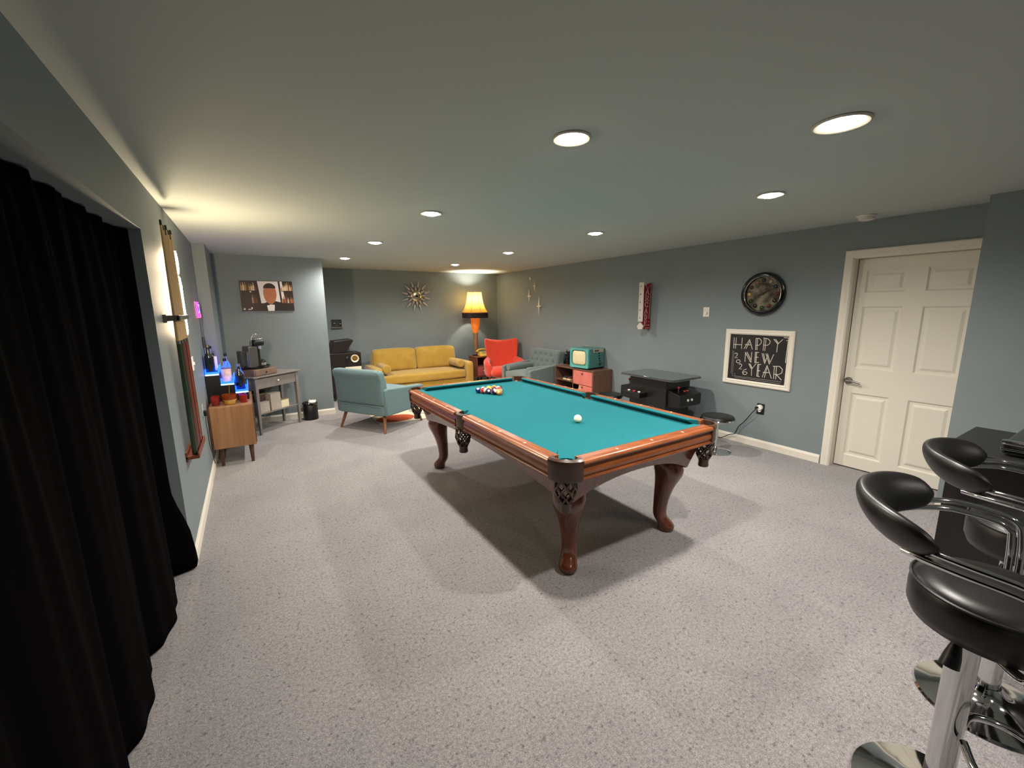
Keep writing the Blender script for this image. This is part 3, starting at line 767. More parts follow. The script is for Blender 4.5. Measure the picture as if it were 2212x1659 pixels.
# ------------------------------------------------------------------ right wall decorations
def starburst(i, y, z, hv, lb):
    w = hv*.55
    t = MB()
    def spike(d, L, r):
        t.loft([[(0, 0, 0)+(), ] for _ in range(0)]) if False else None
    q = MB(); X = XR-.035
    n = 6
    for (dy, dz, L) in ((0, 1, hv), (0, -1, hv), (1, 0, w), (-1, 0, w), (.7, .7, w*.3), (-.7, .7, w*.3), (.7, -.7, w*.3), (-.7, -.7, w*.3)):
        q.tube([(X, y, z), (X, y+dy*L, z+dz*L)], .014*(.7+hv*2.2), 6, r1=.001)
    q.sphere((X, y, z), .021*(.7+hv*2), 10)
    s = thing('starburst', lb, 'wall decoration', (XR, y, z), 0, 'brass starbursts on the right wall')
    o = obj('star', q, GOLD, s, (-XR, -y, -z))
    obj('standoff', MB().cyl((XR, y, z), (X, y, z), .004, n=8).cyl((XR+.003, y, z), (XR-.004, y, z), .014, n=12), BRASS, s, (-XR, -y, -z))
for i, (y, z, hv, lb) in enumerate(((8.409, 2.098, .05, 'smallest brass starburst, topmost of the four on the wall'), (8.256, 1.957, .10, 'second highest brass starburst, right of the topmost'),
                                    (8.442, 1.772, .138, 'brass starburst nearest the corner, second largest'), (8.115, 1.578, .185, 'largest brass starburst, lowest of the four'))):
    starburst(i, y, z, hv, lb)
def arcade_sign():
    t = thing('arcade_sign', 'red arrow-shaped arcade marquee sign projecting from the right wall', 'sign', (XR, 5.57, 1.23))
    red = mat('sign_red', '#8c1626', .4); pk = mat('sign_cream', '#d9a8a2', .5); wt = mat('sign_white_metal', '#c9c2ba', .4)
    x0, x1, y0, y1 = -.158, -.012, -.04, .028
    # face outline in (x,z), front face at y0; top notch, arrow head at the lower end turned to the wall
    out = [(x0, .625), ((x0+x1)/2, .565), (x1, .63), (x1-.02, .16), (x1-.005, .19), (x1-.0, .20), (x1-.004, .02), (x0+.045, .02), (x0+.03, .06), (x0+.012, .10)]
    obj('panel', MB().prism(out, y0, y1, 'y'), red, t, smooth=0)
    b = MB()
    e = [(x0+.008, .612), ((x0+x1)/2, .553), (x1-.008, .615), (x1-.028, .16), (x1-.008, .185)]
    b.tube([(x, y0-.002, z) for x, z in e], .0028, 5)
    b.tube([(x, y0-.002, z) for x, z in [(x1-.012, .035), (x0+.055, .035)]], .0045, 5)
    obj('border', b, pk, t)
    # A R C A D E as raised strokes (letter cell -.5...5, 0..1)
    G = {'A': [[(-.45, 0), (0, 1), (.45, 0)], [(-.22, .36), (.22, .36)], [(-.6, 0), (-.25, 0)], [(.25, 0), (.6, 0)]],
         'R': [[(-.35, 0), (-.35, 1), (.15, 1), (.4, .85), (.4, .62), (.15, .5), (-.35, .5)], [(.0, .5), (.45, 0)], [(-.55, 0), (-.12, 0)], [(.3, 0), (.6, 0)], [(-.55, 1), (-.3, 1)]],
         'C': [[(.4, .72), (.35, .95), (.0, 1.0), (-.35, .85), (-.45, .5), (-.35, .15), (0, 0), (.3, .05), (.42, .25)], [(.4, .6), (.4, 1)]],
         'D': [[(-.3, 0), (-.3, 1), (.1, 1), (.42, .75), (.42, .25), (.1, 0), (-.3, 0)], [(-.5, 0), (-.2, 0)], [(-.5, 1), (-.2, 1)]],
         'E': [[(.42, .25), (.4, 0), (-.3, 0), (-.3, 1), (.4, 1), (.42, .75)], [(-.3, .52), (.2, .52)], [(-.5, 0), (-.2, 0)], [(-.5, 1), (-.2, 1)]]}
    for i, ch in enumerate('ARCADE'):
        b = MB(); zc = .482-.083*i; w = .068-.0045*i; xc = (x0+x1)/2-.006-.0035*i
        for st in G[ch]: b.tube([(xc+u*w, y0-.002, zc+v*.066) for u, v in st], .0048, 5)
        obj('letter', b, pk, t)
    b = MB().tube([(x1-.04, y0-.002, .115), (x1-.03, y0-.002, .125), (x1-.02, y0-.002, .115)], .003, 5).tube([(x1-.045, y0-.002, .075), (x1-.03, y0-.002, .065), (x1-.02, y0-.002, .078)], .004, 5)
    obj('flourish', b, pk, t)
    obj('marquee_edge', MB().box(x0-.012, x0-.001, y0-.006, y1+.006, .12, .64), wt, t, smooth=0, bev=.003)
    obj('arrow_tip', MB().prism([(y0, .02), (y1, .02), (y1+.02, .06), ((y0+y1)/2, .115), (y0-.02, .06)], x0-.01, x0+.008, 'x'), wt, t, smooth=0)
    for k in range(5):
        obj('bulb', MB().sphere((x0-.016, .002, .17+.105*k), .010, 10), mat('clear_bulb', '#a39f98', .2), t)
arcade_sign()
def wall_clock():
    t = thing('wall_clock', 'round black wall clock with billiard balls as hour marks', 'clock', (XR, 4.05, 1.67))
    M = Matrix.Rotation(-PI/2, 4, 'Y')
    obj('frame', MB().lathe([(.225, 0), (.228, .02), (.222, .04), (.20, .05), (.185, .048), (.178, .03), (.176, .012), (.001, .011)], 48, M=M), BLKGL, t)
    obj('bead', MB().lathe([(.179, .036), (.183, .043), (.187, .046)], 48, M=M, cap=False), CHROME, t, solid=.003)
    face = mat('clock_face', '#857b64', .7, noise=.9, nscale=14, col2='#26251f')
    obj('dial', MB().lathe([(.178, .0115), (.177, .014), (.001, .014)], 48, M=M), face, t)
    bc = ['#8f8270', '#121a33', '#5c1a18', '#141414', '#5a2824', '#0f3d26', '#0e0e10', '#16321f', '#b8963f', '#2a2a2c', '#8a6242', '#1b1b1e']
    for k in range(12):
        a_ = PI/2-2*PI*(k+1)/12     # as read facing the dial
        y = -.143*math.cos(a_); z = .143*math.sin(a_)
        obj('hour_ball', MB().sphere((-.018, y, z), .021, 14, (.45, 1, 1)), mat('clock_ball_%d' % k, bc[k], .15), t)
    for nm, a_, L, w in (('minute_hand', rad(28), .115, .004), ('hour_hand', rad(32), .075, .006)):
        d = (-math.cos(a_), math.sin(a_))
        obj(nm, MB().tube([(-.028, -d[0]*.025, -d[1]*.025), (-.028, d[0]*L, d[1]*L)], w, 5, r1=.001), BLKPL, t)
    obj('hub', MB().cyl((-.014, 0, 0), (-.032, 0, 0), .008, n=12), BLKPL, t)
wall_clock()
CH = [[(4.325, 1.196), (4.321, 1.071)], [(4.3, 1.197), (4.3, 1.071)], [(4.232, 1.199), (4.231, 1.071)], [(4.328, 1.116), (4.233, 1.119)], [(4.149, 1.183), (4.203, 1.076)], [(4.144, 1.164), (4.181, 1.078)], [(4.149, 1.183), (4.109, 1.075)], [(4.195, 1.123), (4.129, 1.124)], [(4.08, 1.199), (4.075, 1.073)], [(4.063, 1.198), (4.06, 1.073)], [(4.082, 1.199), (4.044, 1.199), (4.022, 1.179), (4.021, 1.15), (4.042, 1.127), (4.075, 1.123)], [(3.993, 1.205), (3.995, 1.071)], [(3.975, 1.203), (3.977, 1.071)], [(4.002, 1.205), (3.956, 1.201), (3.931, 1.179), (3.933, 1.151), (3.958, 1.13), (3.993, 1.133)], [(3.897, 1.202), (3.852, 1.152)], [(3.879, 1.201), (3.848, 1.161)], [(3.807, 1.203), (3.854, 1.149)], [(3.853, 1.151), (3.855, 1.066)], [(3.798, 1.222), (3.755, 1.221), (3.754, 1.194)], [(3.773, 1.193), (3.741, 1.192), (3.744, 0.938)], [(3.754, 1.192), (3.76, 0.964)], [(4.181, 1.039), (4.179, 0.933)], [(4.185, 1.04), (4.114, 0.932)], [(4.166, 1.043), (4.111, 0.955)], [(4.113, 1.048), (4.112, 0.933)], [(4.074, 1.048), (4.07, 0.933)], [(4.059, 1.049), (4.058, 0.934)], [(4.075, 1.048), (4.036, 1.047)], [(4.068, 0.993), (4.037, 0.994)], [(4.07, 0.933), (4.027, 0.94)], [(4.003, 1.043), (3.965, 0.933)], [(3.987, 1.044), (3.96, 0.948)], [(3.962, 1.044), (3.917, 0.933)], [(3.946, 1.045), (3.911, 0.948)], [(3.965, 0.933), (3.942, 1.027)], [(3.882, 1.041), (3.917, 0.933)], [(4.135, 0.918), (4.103, 0.864)], [(4.12, 0.917), (4.096, 0.872)], [(4.057, 0.923), (4.097, 0.859)], [(4.098, 0.864), (4.094, 0.785)], [(4.037, 0.92), (4.036, 0.788)], [(4.025, 0.919), (4.023, 0.787)], [(4.039, 0.918), (4.002, 0.92)], [(4.036, 0.849), (4.005, 0.851)], [(4.036, 0.788), (4.005, 0.786)], [(3.938, 0.917), (3.977, 0.785)], [(3.936, 0.893), (3.954, 0.784)], [(3.938, 0.917), (3.882, 0.783)], [(3.975, 0.837), (3.908, 0.843)], [(3.863, 0.918), (3.86, 0.782)], [(3.843, 0.92), (3.838, 0.781)], [(3.876, 0.915), (3.812, 0.921), (3.781, 0.892), (3.784, 0.854), (3.817, 0.833), (3.857, 0.833)], [(3.839, 0.833), (3.781, 0.78)], [(4.304, 1.012), (4.289, 1.022), (4.271, 1.013), (4.274, 0.995), (4.298, 0.967), (4.266, 0.968)], [(4.257, 0.948), (4.238, 0.944), (4.232, 0.93), (4.241, 0.915), (4.256, 0.911), (4.275, 0.917), (4.279, 0.93), (4.272, 0.942), (4.257, 0.948)], [(4.245, 0.896), (4.23, 0.905), (4.211, 0.894), (4.214, 0.876), (4.24, 0.845), (4.207, 0.847)], [(4.154, 0.852), (4.183, 0.839), (4.198, 0.812), (4.184, 0.788), (4.158, 0.789), (4.142, 0.809), (4.156, 0.82), (4.181, 0.817), (4.19, 0.803)]]
DECO = [[(4.328, 1.049), (4.327, 0.786), (4.284, 0.786), (4.279, 0.758), (4.308, 0.757), (4.314, 0.787)], [(4.315, 1.047), (4.31, 0.798)], [(4.279, 0.758), (3.779, 0.76)], [(4.283, 0.745), (3.786, 0.74)]]
def chalkboard():
    t = thing('chalkboard', 'white-framed chalkboard reading happy new year on the right wall', 'chalkboard', (XR, 4.06, .67))
    y0, y1, z0, z1 = 3.694-4.06, 4.424-4.06, 0, .62
    prof = [(0, 0), (0, .016), (.012, .024), (.03, .02), (.04, .024), (.056, .014), (.056, 0)]
    rings = []
    for sy, sz in ((y0, z0), (y1, z0), (y1, z1), (y0, z1), (y0, z0)):
        dy = 1 if sy == y0 else -1; dz = 1 if sz == z0 else -1
        rings.append([(-o, sy+dy*a_, sz+dz*a_) for a_, o in prof])
    obj('frame', MB().loft(rings, cap=False), WHITE, t, smooth=25)
    obj('board', MB().box(-.012, -.001, y0+.05, y1-.05, z0+.05, z1-.05), mat('slate_board', '#171415', .75, noise=.3, nscale=5, col2='#221f1f'), t, smooth=0)
    ck = mat('chalk', '#d8d0c0', 1)
    def strokes(L, r):
        b = MB()
        for st in L: b.tube([(-.0125, y-4.06, z-.67) for y, z in st], r, 5, sq=(1, 1))
        return b
    obj('chalk_lettering', strokes(CH, .0038), ck, t)
    obj('chalk_border', strokes(DECO, .0028), mat('chalk_faint', '#8d8682', 1), t)
chalkboard()
def plates():
    t = thing('dimmer_switch', 'white dimmer switch plate on the right wall', 'switch', (XR, 4.70, 1.48))
    obj('plate', MB().box(-.008, 0, -.04, .04, -.057, .057), WHITE, t, smooth=0, bev=.003)
    obj('dial', MB().cyl((-.007, 0, -.012), (-.024, 0, -.012), .019, n=20), mat('ivory_dial', '#efe7d6', .4), t)
    t = thing('wall_outlet', 'black outlet plate on right wall below the chalkboard', 'outlet', (XR, 3.967, .432))
    obj('plate', MB().box(-.007, 0, -.04, .04, -.06, .06), BLKPL, t, smooth=0, bev=.003)
    t = thing('smart_plug', 'round white plug plugged into the black wall outlet', 'plug', (XR-.007, 3.968, .45))
    obj('puck', MB().lathe([(.028, 0), (.031, .004), (.031, .026), (.026, .032), (.001, .033)], 24, M=Matrix.Rotation(-PI/2, 4, 'Y')), mat('white_plastic', '#eeeae0', .35), t)
    obj('lower_puck', MB().cyl((0, 0, -.035), (-.02, 0, -.035), .016), mat('white_plastic', '#eeeae0', .35), t)
    c = thing('power_cord', 'black power cord running from the white plug along the baseboard', 'cord', (XR-.03, 3.985, .45))
    pts = smoothpath([(-.028+.02, 0, 0), (-.02, .04, -.06), (-.005, .13, -.19), (-.003, .19, -.26), (-.006, .22, -.34), (-.012, .235, -.36), (-.012, .29, -.382), (-.016, .36, -.43), (-.03, .42, -.445), (-.06, .62, -.446), (-.10, .80, -.446)])
    obj('cable', MB().tube(pts, .0045, 6), BLKPL, c)
    obj('plug_head', MB().cyl((-.008, 0, .0), (-.04, .004, -.002), .014, .009), BLKPL, c)
    t = thing('smoke_detector', 'white smoke detector on the ceiling near the door', 'smoke detector', (4.86, 3.14, H))
    obj('mount', MB().lathe([(.066, 0), (.068, -.006), (.064, -.014), (.001, -.014)], 32), mat('detector_white', '#d9d3c6', .5), t)
    obj('housing', MB().lathe([(.054, -.012), (.056, -.018), (.052, -.036), (.03, -.043), (.001, -.044)], 32), mat('detector_white', '#d9d3c6', .5), t)
plates()
# ------------------------------------------------------------------ alcove wall decorations
def sunburst():
    t = thing('sunburst_clock', 'sunburst clock with wooden rays above the mustard sofa', 'clock', (3.286, YA, 1.80))
    M = Matrix.Rotation(PI/2, 4, 'X')
    obj('disc', MB().lathe([(.095, .03), (.098, .042), (.085, .05), (.05, .056), (.001, .058)], 36, M=M), mat('clock_metal', '#cfc4a4', .22, 1), t)
    obj('cap', MB().lathe([(.026, .056), (.024, .064), (.001, .066)], 20, M=M), BLKPL, t)
    obj('mount', MB().cyl((0, 0, 0), (0, -.035, 0), .05), BLKPL, t)
    rm = mat('ray_wood', '#b8aea6', .45)
    for k in range(12):
        for (r0, r1, w, off) in ((.105, .20, .024, 0), (.175, .295, .027, PI/12)):
            a_ = 2*PI*k/12+off+.05
            p = lambda r: (r*math.cos(a_), -.038, r*math.sin(a_))
            obj('ray', MB().tube([p(r0), p(r0+.02), p(r1-.02), p(r1)], [w*.6, w*.75, w*.32, w*.16], 8), rm, t)
        if True:
            a_ = 2*PI*k/12+PI/12+.05
            obj('spoke', MB().cyl((.06*math.cos(a_), -.034, .06*math.sin(a_)), (.19*math.cos(a_), -.036, .19*math.sin(a_)), .003, n=6), BRASS, t)
    for a_, L in ((rad(200), .07), (rad(-30), .09)):
        obj('hand', MB().tube([(0, -.066, 0), (L*math.cos(a_), -.066, L*math.sin(a_))], .005, 5, r1=.002), BLKPL, t)
sunburst()
def wall_box():
    t = thing('shadow_box', 'small dark shadow box with silver ledge above the record player', 'wall decoration', (1.787, YA, 1.215))
    dk = mat('dark_frame', '#2b2724', .5)
    obj('frame', MB().box(-.085, .085, -.02, 0, .03, .165).box(-.085, .085, -.035, -.02, .15, .165).box(-.085, -.072, -.035, -.02, .03, .15).box(.072, .085, -.035, -.02, .03, .15), dk, t, smooth=0)
    obj('ledge', MB().box(-.095, .095, -.05, 0, .012, .028), STEEL, t, smooth=0, bev=.002)
    obj('trinket', MB().sphere((-.045, -.03, .095), .02, 10), STEEL, t); obj('trinket', MB().sphere((.055, -.03, .085), .02, 10), STEEL, t)
    obj('trinket', MB().tube([(-.02, -.025, .03), (.0, -.025, .09), (.03, -.025, .04)], .006, 6), STEEL, t)
wall_box()
# ------------------------------------------------------------------ poster on the back wall (plain generic print)
def poster():
    t = thing('poster', 'wide brown and white print of bottles on the back wall', 'poster', (.70, YP, 1.746))
    hx, hz = .312, .199
    b = MB(); X = lambda u: -hx+2*hx*u
    Z = lambda v: hz-2*hz*v
    b.m = 0; b.box(-hx, hx, -.012, .003, -hz, hz)
    def q(m, y, pts): b.m = m; b.add([(X(u), -y, Z(v)) for u, v in pts], [tuple(range(len(pts)))])
    q(1, .0124, [(.33, .01), (.72, .01), (.74, .72), (.37, .74)])        # white panel
    q(1, .0124, [(.755, .01), (.80, .01), (.83, .70), (.775, .68)])
    random.seed(5)
    cs = [2, 3, 2, 4, 3, 2]
    for row, (v0, v1) in enumerate(((.03, .32), (.42, .74))):
        for k in range(16):
            u = (.03+.037*k) if k < 8 else (.78+.028*(k-8))
            if row == 1 and k < 5: continue
            w = random.uniform(.010, .016); h = random.uniform(.5, 1)*(v1-v0)
            m = random.choice([2, 3, 4, 5])
            q(m, .0128, [(u-w, v1), (u+w, v1), (u+w, v1-h*.6), (u+w*.35, v1-h*.75), (u+w*.35, v1-h), (u-w*.35, v1-h), (u-w*.35, v1-h*.75), (u-w, v1-h*.6)])
    q(6, .0129, [(.02, .335), (.33, .335), (.33, .36), (.02, .36)]); q(6, .0129, [(.77, .33), (.99, .33), (.99, .35), (.77, .35)])
    # abstract blocks: dark hill, warm oval, pale wedge
    q(6, .0132, [(.28, 1), (.34, .80), (.48, .70), (.62, .66), (.80, .74), (.93, .84), (1, .97), (1, 1)])
    q(7, .0135, [(.55+.125*math.cos(k), .42+.35*math.sin(k)) for k in [2*PI*i/24 for i in range(24)]])
    q(6, .0137, [(.55+.118*math.cos(k), .24+.17*math.sin(k)) for k in [PI+PI*i/12 for i in range(13)]])
    q(1, .0137, [(.47, .82), (.55, .78), (.62, .80), (.605, 1), (.485, 1)])
    for (u, v, w, h) in ((.05, .93, .014, .03), (.145, .94, .03, .012), (.185, .90, .012, .03), (.19, .36, .012, .02)):
        q(1, .0138, [(u-w, v-h), (u+w, v-h), (u+w, v+h), (u-w, v+h)])
    ms = [mat('print_dark', '#2e1712', .5), mat('print_white', '#efe7e2', .5), mat('print_tan', '#b88a5c', .5), mat('print_cream', '#e0c9a4', .5), mat('print_amber', '#a5622d', .5),
          mat('print_brown', '#6b3b26', .5), mat('print_black', '#1d1110', .5), mat('print_orange', '#b9714a', .5)]
    obj('print', b, ms, t, smooth=0)
poster()
# ------------------------------------------------------------------ left wall: curtain, cues, wall light, neon, plates
def curtain():
    rows = []; ny, nz = 260, 24
    b = MB()
    CP = [(-.12, -.09), (0, -.112), (.05, -.112), (.2, -.075), (.42, -.04), (.55, -.033), (.68, -.065), (.76, -.104), (.84, -.085), (.96, -.055), (1.08, -.045), (1.2, -.058), (1.28, -.085),
          (1.38, -.06), (1.55, -.035), (1.72, -.05), (1.83, -.09), (1.95, -.055), (2.1, -.03), (2.3, -.06), (2.4, -.09), (2.55, -.05), (2.8, -.035), (2.95, -.09), (3.1, -.05), (3.4, -.04), (3.6, -.09), (4, -.05)]
    def hem(t):
        for (a0, x0_), (a1, x1_) in zip(CP, CP[1:]):
            if a0 <= t <= a1:
                u = (t-a0)/(a1-a0); u = u*u*(3-2*u); return x0_+(x1_-x0_)*u
        return -.05
    for k in range(nz+1):
        f = k/nz; z = .012+(OPZ-.008-.012)*f
        ring = []
        for i in range(ny+1):
            u = i/ny
            g2 = max(0, min(1, (.12-f)/.12)); yend = 4.592+.082*g2*g2*(3-2*g2)
            y = .75+(yend-.75)*u
            t = 4.6-y
            xt = -.105+.014*math.sin(2*PI*t/.26)+.008*math.sin(2*PI*t/.11+1)
            w = (1-f)**.6
            x = xt+(hem(t)-xt)*w+.006*math.sin(2*PI*t/.17+2)*w
            g = max(0, min(1, (.27-f)/.17)); g = g*g*(3-2*g)
            xe = -.052+.066*g
            e = max(0, min(1, (4.594-y)/.06)); e = e*e*(3-2*e)
            if y > 4.594: e = 0
            ring.append((xe+(x-xe)*e, y, z))
        rows.append(ring)
    b.loft(rows, closed=False)
    o = obj('curtain', b, mat('black_curtain', '#050404', .95, spec=.03), None, smooth=180, solid=.003)
    tag(o, 'floor-length black curtain filling the opening in the left wall', 'curtain')
curtain()
def cue_rack():
    t = thing('cue_rack', 'wall cue rack with cherry base and bracket on left wall', 'cue rack', (0, 5.1, .6))
    rw = mat('rack_wood', '#7d3b26', .4, noise=.3, nscale=9)
    obj('base_shelf', MB().box(0, .07, -.19, .27, 0, .022).box(.064, .074, -.19, .27, 0, .04).box(0, .012, -.19, .27, -.015, .05), rw, t, smooth=0, bev=.003)
    br = MB().box(0, .02, -.24, .27, .885, .935).box(.02, .08, -.24, -.2, .895, .93)
    br.box(.066, .08, -.24, .28, .897, .928)
    obj('bracket', br, mat('bracket_steel', '#8a7f76', .3, metal=.8), t, smooth=0, bev=.003)
    sp = [(-.15, '#23351f'), (-.085, '#1c1512'), (-.02, '#5a2d1a'), (.045, '#73301c'), (.11, '#241a16'), (.175, '#9b2c20'), (.24, '#5b3a20')]
    names = ['cue with dark green butt, nearest to the curtain', 'cue with black butt, second from the curtain', 'cue with brown butt, third from the curtain', 'cue with red brown butt, middle of rack',
             'cue with dark butt behind the red brown one', 'cue with bright red butt in the rack', 'cue with tan brown butt, farthest from curtain']
    ch = mat('maple_shaft', '#c9a878', .35)
    for i, (dy, c) in enumerate(sp):
        q = thing('pool_cue', names[i], 'pool cue', (.048, 5.1+dy, .622), 0, 'cues in the wall rack')
        hgt = 1.475-(.02*(i % 3))
        obj('butt', MB().lathe([(.001, 0), (.014, .002), (.0152, .01), (.0145, .3), (.0125, .73), (.001, .73)], 14), mat('butt_%d' % i, c, .25, coat=.3), q)
        obj('shaft', MB().lathe([(.0125, .745), (.010, 1.05), (.0065, hgt-.03), (.001, hgt-.03)], 12), ch, q)
        obj('joint', MB().lathe([(.0128, .728), (.0128, .748)], 12), STEEL if i % 2 == 0 else BLKPL, q)
        obj('tip', MB().lathe([(.0066, hgt-.032), (.0066, hgt-.004), (.004, hgt), (.001, hgt)], 10), BLKPL, q)
cue_rack()
def wall_light():
    t = thing('wall_light', 'bright warm tube light standing upright on left wall beside cues', 'wall light', (0, 5.50, 1.36))
    g = emis('warm_tube', '#ffe6bf', 330)
    obj('upper_tube', MB().lathe([(.001, .455), (.010, .46), (.014, .48), (.015, .56), (.012, .60), (.006, .62), (.001, .625)], 14, (.035, .03, 0)), g, t)
    obj('lower_tube', MB().lathe([(.001, .02), (.012, .025), (.016, .05), (.016, .38), (.013, .43), (.007, .445), (.001, .447)], 14, (.035, .03, 0)), g, t)
    obj('clip', MB().box(0, .04, .018, .042, .446, .456).box(0, .05, .02, .04, .62, .63).box(0, .05, .02, .04, .005, .02), STEEL, t, smooth=0)
    obj('back_plate', MB().box(0, .008, .005, .055, 0, .64), WHITE, t, smooth=0)
    n = thing('neon_sign', 'small pink and violet neon sign on left wall', 'neon sign', (0, 7.02, 1.48))
    obj('backing', MB().box(0, .006, -.13, .15, 0, .17), mat('neon_backing', '#5a4a6a', .3), n, smooth=0)
    pk = emis('pink_neon', '#ff2ab0', 9); vi = emis('violet_neon', '#6a4bff', 9); rd = emis('red_neon', '#ff3560', 7)
    obj('outer_tube', MB().tube([(.016, -.12, .01), (.016, -.12, .16), (.016, .03, .16)], .006, 8), pk, n)
    obj('inner_tube', MB().tube([(.016, .0, .14), (.016, .09, .14), (.016, .09, .06), (.016, .0, .06)], .006, 8), vi, n)
    obj('lower_tube', MB().tube([(.016, -.12, .012), (.016, .12, .012), (.016, .12, .05)], .006, 8), rd, n)
    obj('cord', MB().tube([(.006, .12, 0), (.006, .13, -.2), (.006, .13, -.5), (.006, .12, -.62)], .0035, 6), BLKPL, n)
    obj('inline_switch', MB().box(.002, .024, .105, .148, -.31, -.20), BLKPL, n, smooth=0, bev=.004)
    s = thing('light_switch', 'white switch plate on left wall below the neon sign', 'switch', (0, 6.02, 1.117))
    obj('plate', MB().box(0, .006, -.04, .04, -.057, .057), WHITE, s, smooth=0, bev=.002)
    obj('toggle', MB().box(.006, .016, -.008, .008, -.012, .012), WHITE, s, smooth=0)
    s = thing('outlet', 'white outlet plate low on the left wall beside the bar cabinet', 'outlet', (0, 6.24, .665))
    obj('plate', MB().box(0, .006, -.036, .036, -.05, .05), mat('plate_gray', '#a9adab', .5), s, smooth=0, bev=.002)
    c = thing('adapter_cord', 'black adapter with thin cord dropping from the left wall outlet', 'cord', (0, 6.24, .65))
    obj('adapter', MB().box(.006, .03, -.02, .02, -.04, .01), BLKPL, c, smooth=0, bev=.003)
    obj('cable', MB().tube(smoothpath([(.018, 0, -.04), (.012, .02, -.12), (.016, .01, -.2), (.012, .05, -.28), (.014, .07, -.36), (.02, .14, -.46), (.022, .19, -.56)]), .003, 6), BLKPL, c)
wall_light()
# ------------------------------------------------------------------ bar cabinet, lit bottle display, bottles, glasses
def bar():
    t = thing('bar_cabinet', 'walnut bar cabinet on tapered legs against the left wall', 'cabinet', (.02, 6.55, 0))
    D, L, z0, z1 = .365, .80, .195, .615
    b = MB().box(.012, D-.012, .01, L, z0, z1-.018)
    obj('case', b, WALNUT, t, smooth=0, bev=.002)
    obj('top', MB().box(.0, D, 0, L+.01, z1-.018, z1), WALNUT, t, smooth=0, bev=.003)
    obj('end_panel', MB().box(.004, D, -.002, .012, z0-.004, z1-.016), WALNUT, t, smooth=0)
    for k in range(2): obj('door', MB().box(D-.013, D+.006, .02+.39*k, .40+.39*k, z0+.01, z1-.03), WALNUTD, t, smooth=0, bev=.002)
    obj('back_edge', MB().box(-.016, .004, .0, L, z0, z1-.01), WALNUTD, t, smooth=0)
    for x in (.055, D-.05):
        for y in (.05, L-.05): tapered_leg('leg', (x, y, 0), (x, y, z0), .014, .024, WALNUTD, t)
    s = thing('bottle_display', 'stepped black bottle display with blue lit tiers on the bar cabinet', 'bottle display', (.005, 6.86, .615))
    blk = mat('display_black', '#07070a', .4)
    b = MB().box(0, .122, 0, .46, 0, .285).box(.122, .242, 0, .46, 0, .175).box(.242, .36, 0, .46, 0, .08)
    obj('riser', b, blk, s, smooth=0)
    bl = mat('blue_acrylic', '#1d4dff', .25, emit='#1f5cff', estr=3.2); wl = mat('acrylic_edge', '#9ec4ff', .3, emit='#a9ccff', estr=4)
    for x0, z in ((0, .285), (.122, .175), (.242, .08)):
        tr = obj('tier', MB().box(x0+.004, x0+.116, -.006, .46, z, z+.014), bl, s, smooth=0)
        obj('tier_edge', MB().box(x0+.002, x0+.118, -.010, -.006, z-.002, z+.01), wl, tr, smooth=0)
        obj('tier_lip', MB().box(x0+.110, x0+.117, -.006, .46, z+.014, z+.07).box(x0+.003, x0+.010, -.006, .1, z+.014, z+.06).box(x0+.010, x0+.110, -.008, -.005, z+.010, z+.034), bl, tr, smooth=0)
    glassd = mat('dark_bottle_glass', '#10181c', .08, coat=.4); clear = mat('clear_glass', '#e9f2f5', .03, trans=.95)
    rose = mat('pink_label', '#e6c9c4', .5, noise=.25, nscale=30); pl = mat('pale_label', '#e2dcf5', .5)
    def bottle(x, y, z, h, r, m, lb, labelm=None, capm=None, z0l=.15, z1l=.6, sq=False):
        o = thing('bottle', lb, 'bottle', (x, y, z), rad(12), 'bottles on the lit display')
        pr = [(.001, 0), (r*.92, .0), (r, h*.03), (r, h*.55), (r*.9, h*.62), (r*.36, h*.74), (r*.32, h*.92)]
        obj('glass', MB().lathe(pr, 18), m, o)
        obj('cap', MB().lathe([(r*.38, h*.90), (r*.38, h), (.001, h)], 14), capm or BLKPL, o)
        if labelm: obj('label', MB().lathe([(r*1.012, h*z0l), (r*1.012, h*z1l)], 18, cap=False), labelm, o)
    zt, zm, zl = .615+.299, .615+.189, .615+.094
    bottle(.055, 6.91, zt, .30, .041, glassd, 'dark tall bottle at near end of the top blue tier', None, STEEL)
    bottle(.045, 7.01, zt, .285, .037, mat('blue_bottle', '#1c2a4e', .1), 'dark blue bottle second on the top blue tier', None, BLKPL)
    bottle(.088, 6.985, zt, .225, .030, glassd, 'slim bottle with pale violet label on the top tier', pl, STEEL, .1, .75)
    bottle(.06, 7.13, zt, .27, .036, clear, 'clear bottle with black cap farther on top tier', None, BLKPL)
    bottle(.185, 6.925, zm, .255, .046, clear, 'bottle with pink label on the middle blue tier', rose, BLKPL, .02, .58)
    bottle(.19, 7.05, zm, .30, .038, clear, 'clear bottle with black stopper on the middle tier', None, BLKPL)
    bottle(.30, 6.935, zl, .285, .043, glassd, 'dark round bottle with silver neck on lowest tier', None, mat('silver_cap', '#cfcfcf', .25, 1))
    bottle(.305, 7.07, zl, .27, .036, clear, 'clear bottle behind dark one on lowest tier', None, BLKPL)
    redg = mat('red_glass', '#d8574a', .04, trans=.85, ior=1.35); amb = mat('amber_glass', '#b5561f', .05, trans=.7, ior=1.4)
    def tumbler(x, y, r, h, m, lb):
        o = obj('tumbler', MB().lathe([(.001, 0), (r*.88, 0), (r, h), (r-.003, h), (r*.86-.003, .008), (.001, .008)], 20), m, None, (x, y, .615))
        tag(o, lb, 'glass', 'glasses on the bar cabinet')
    tumbler(.075, 6.66, .036, .085, redg, 'red glass tumbler nearest the left wall on cabinet')
    tumbler(.075, 6.755, .036, .085, redg, 'red glass tumbler behind the one nearest the wall')
    tumbler(.315, 6.70, .036, .08, redg, 'red glass tumbler at the right front of cabinet')
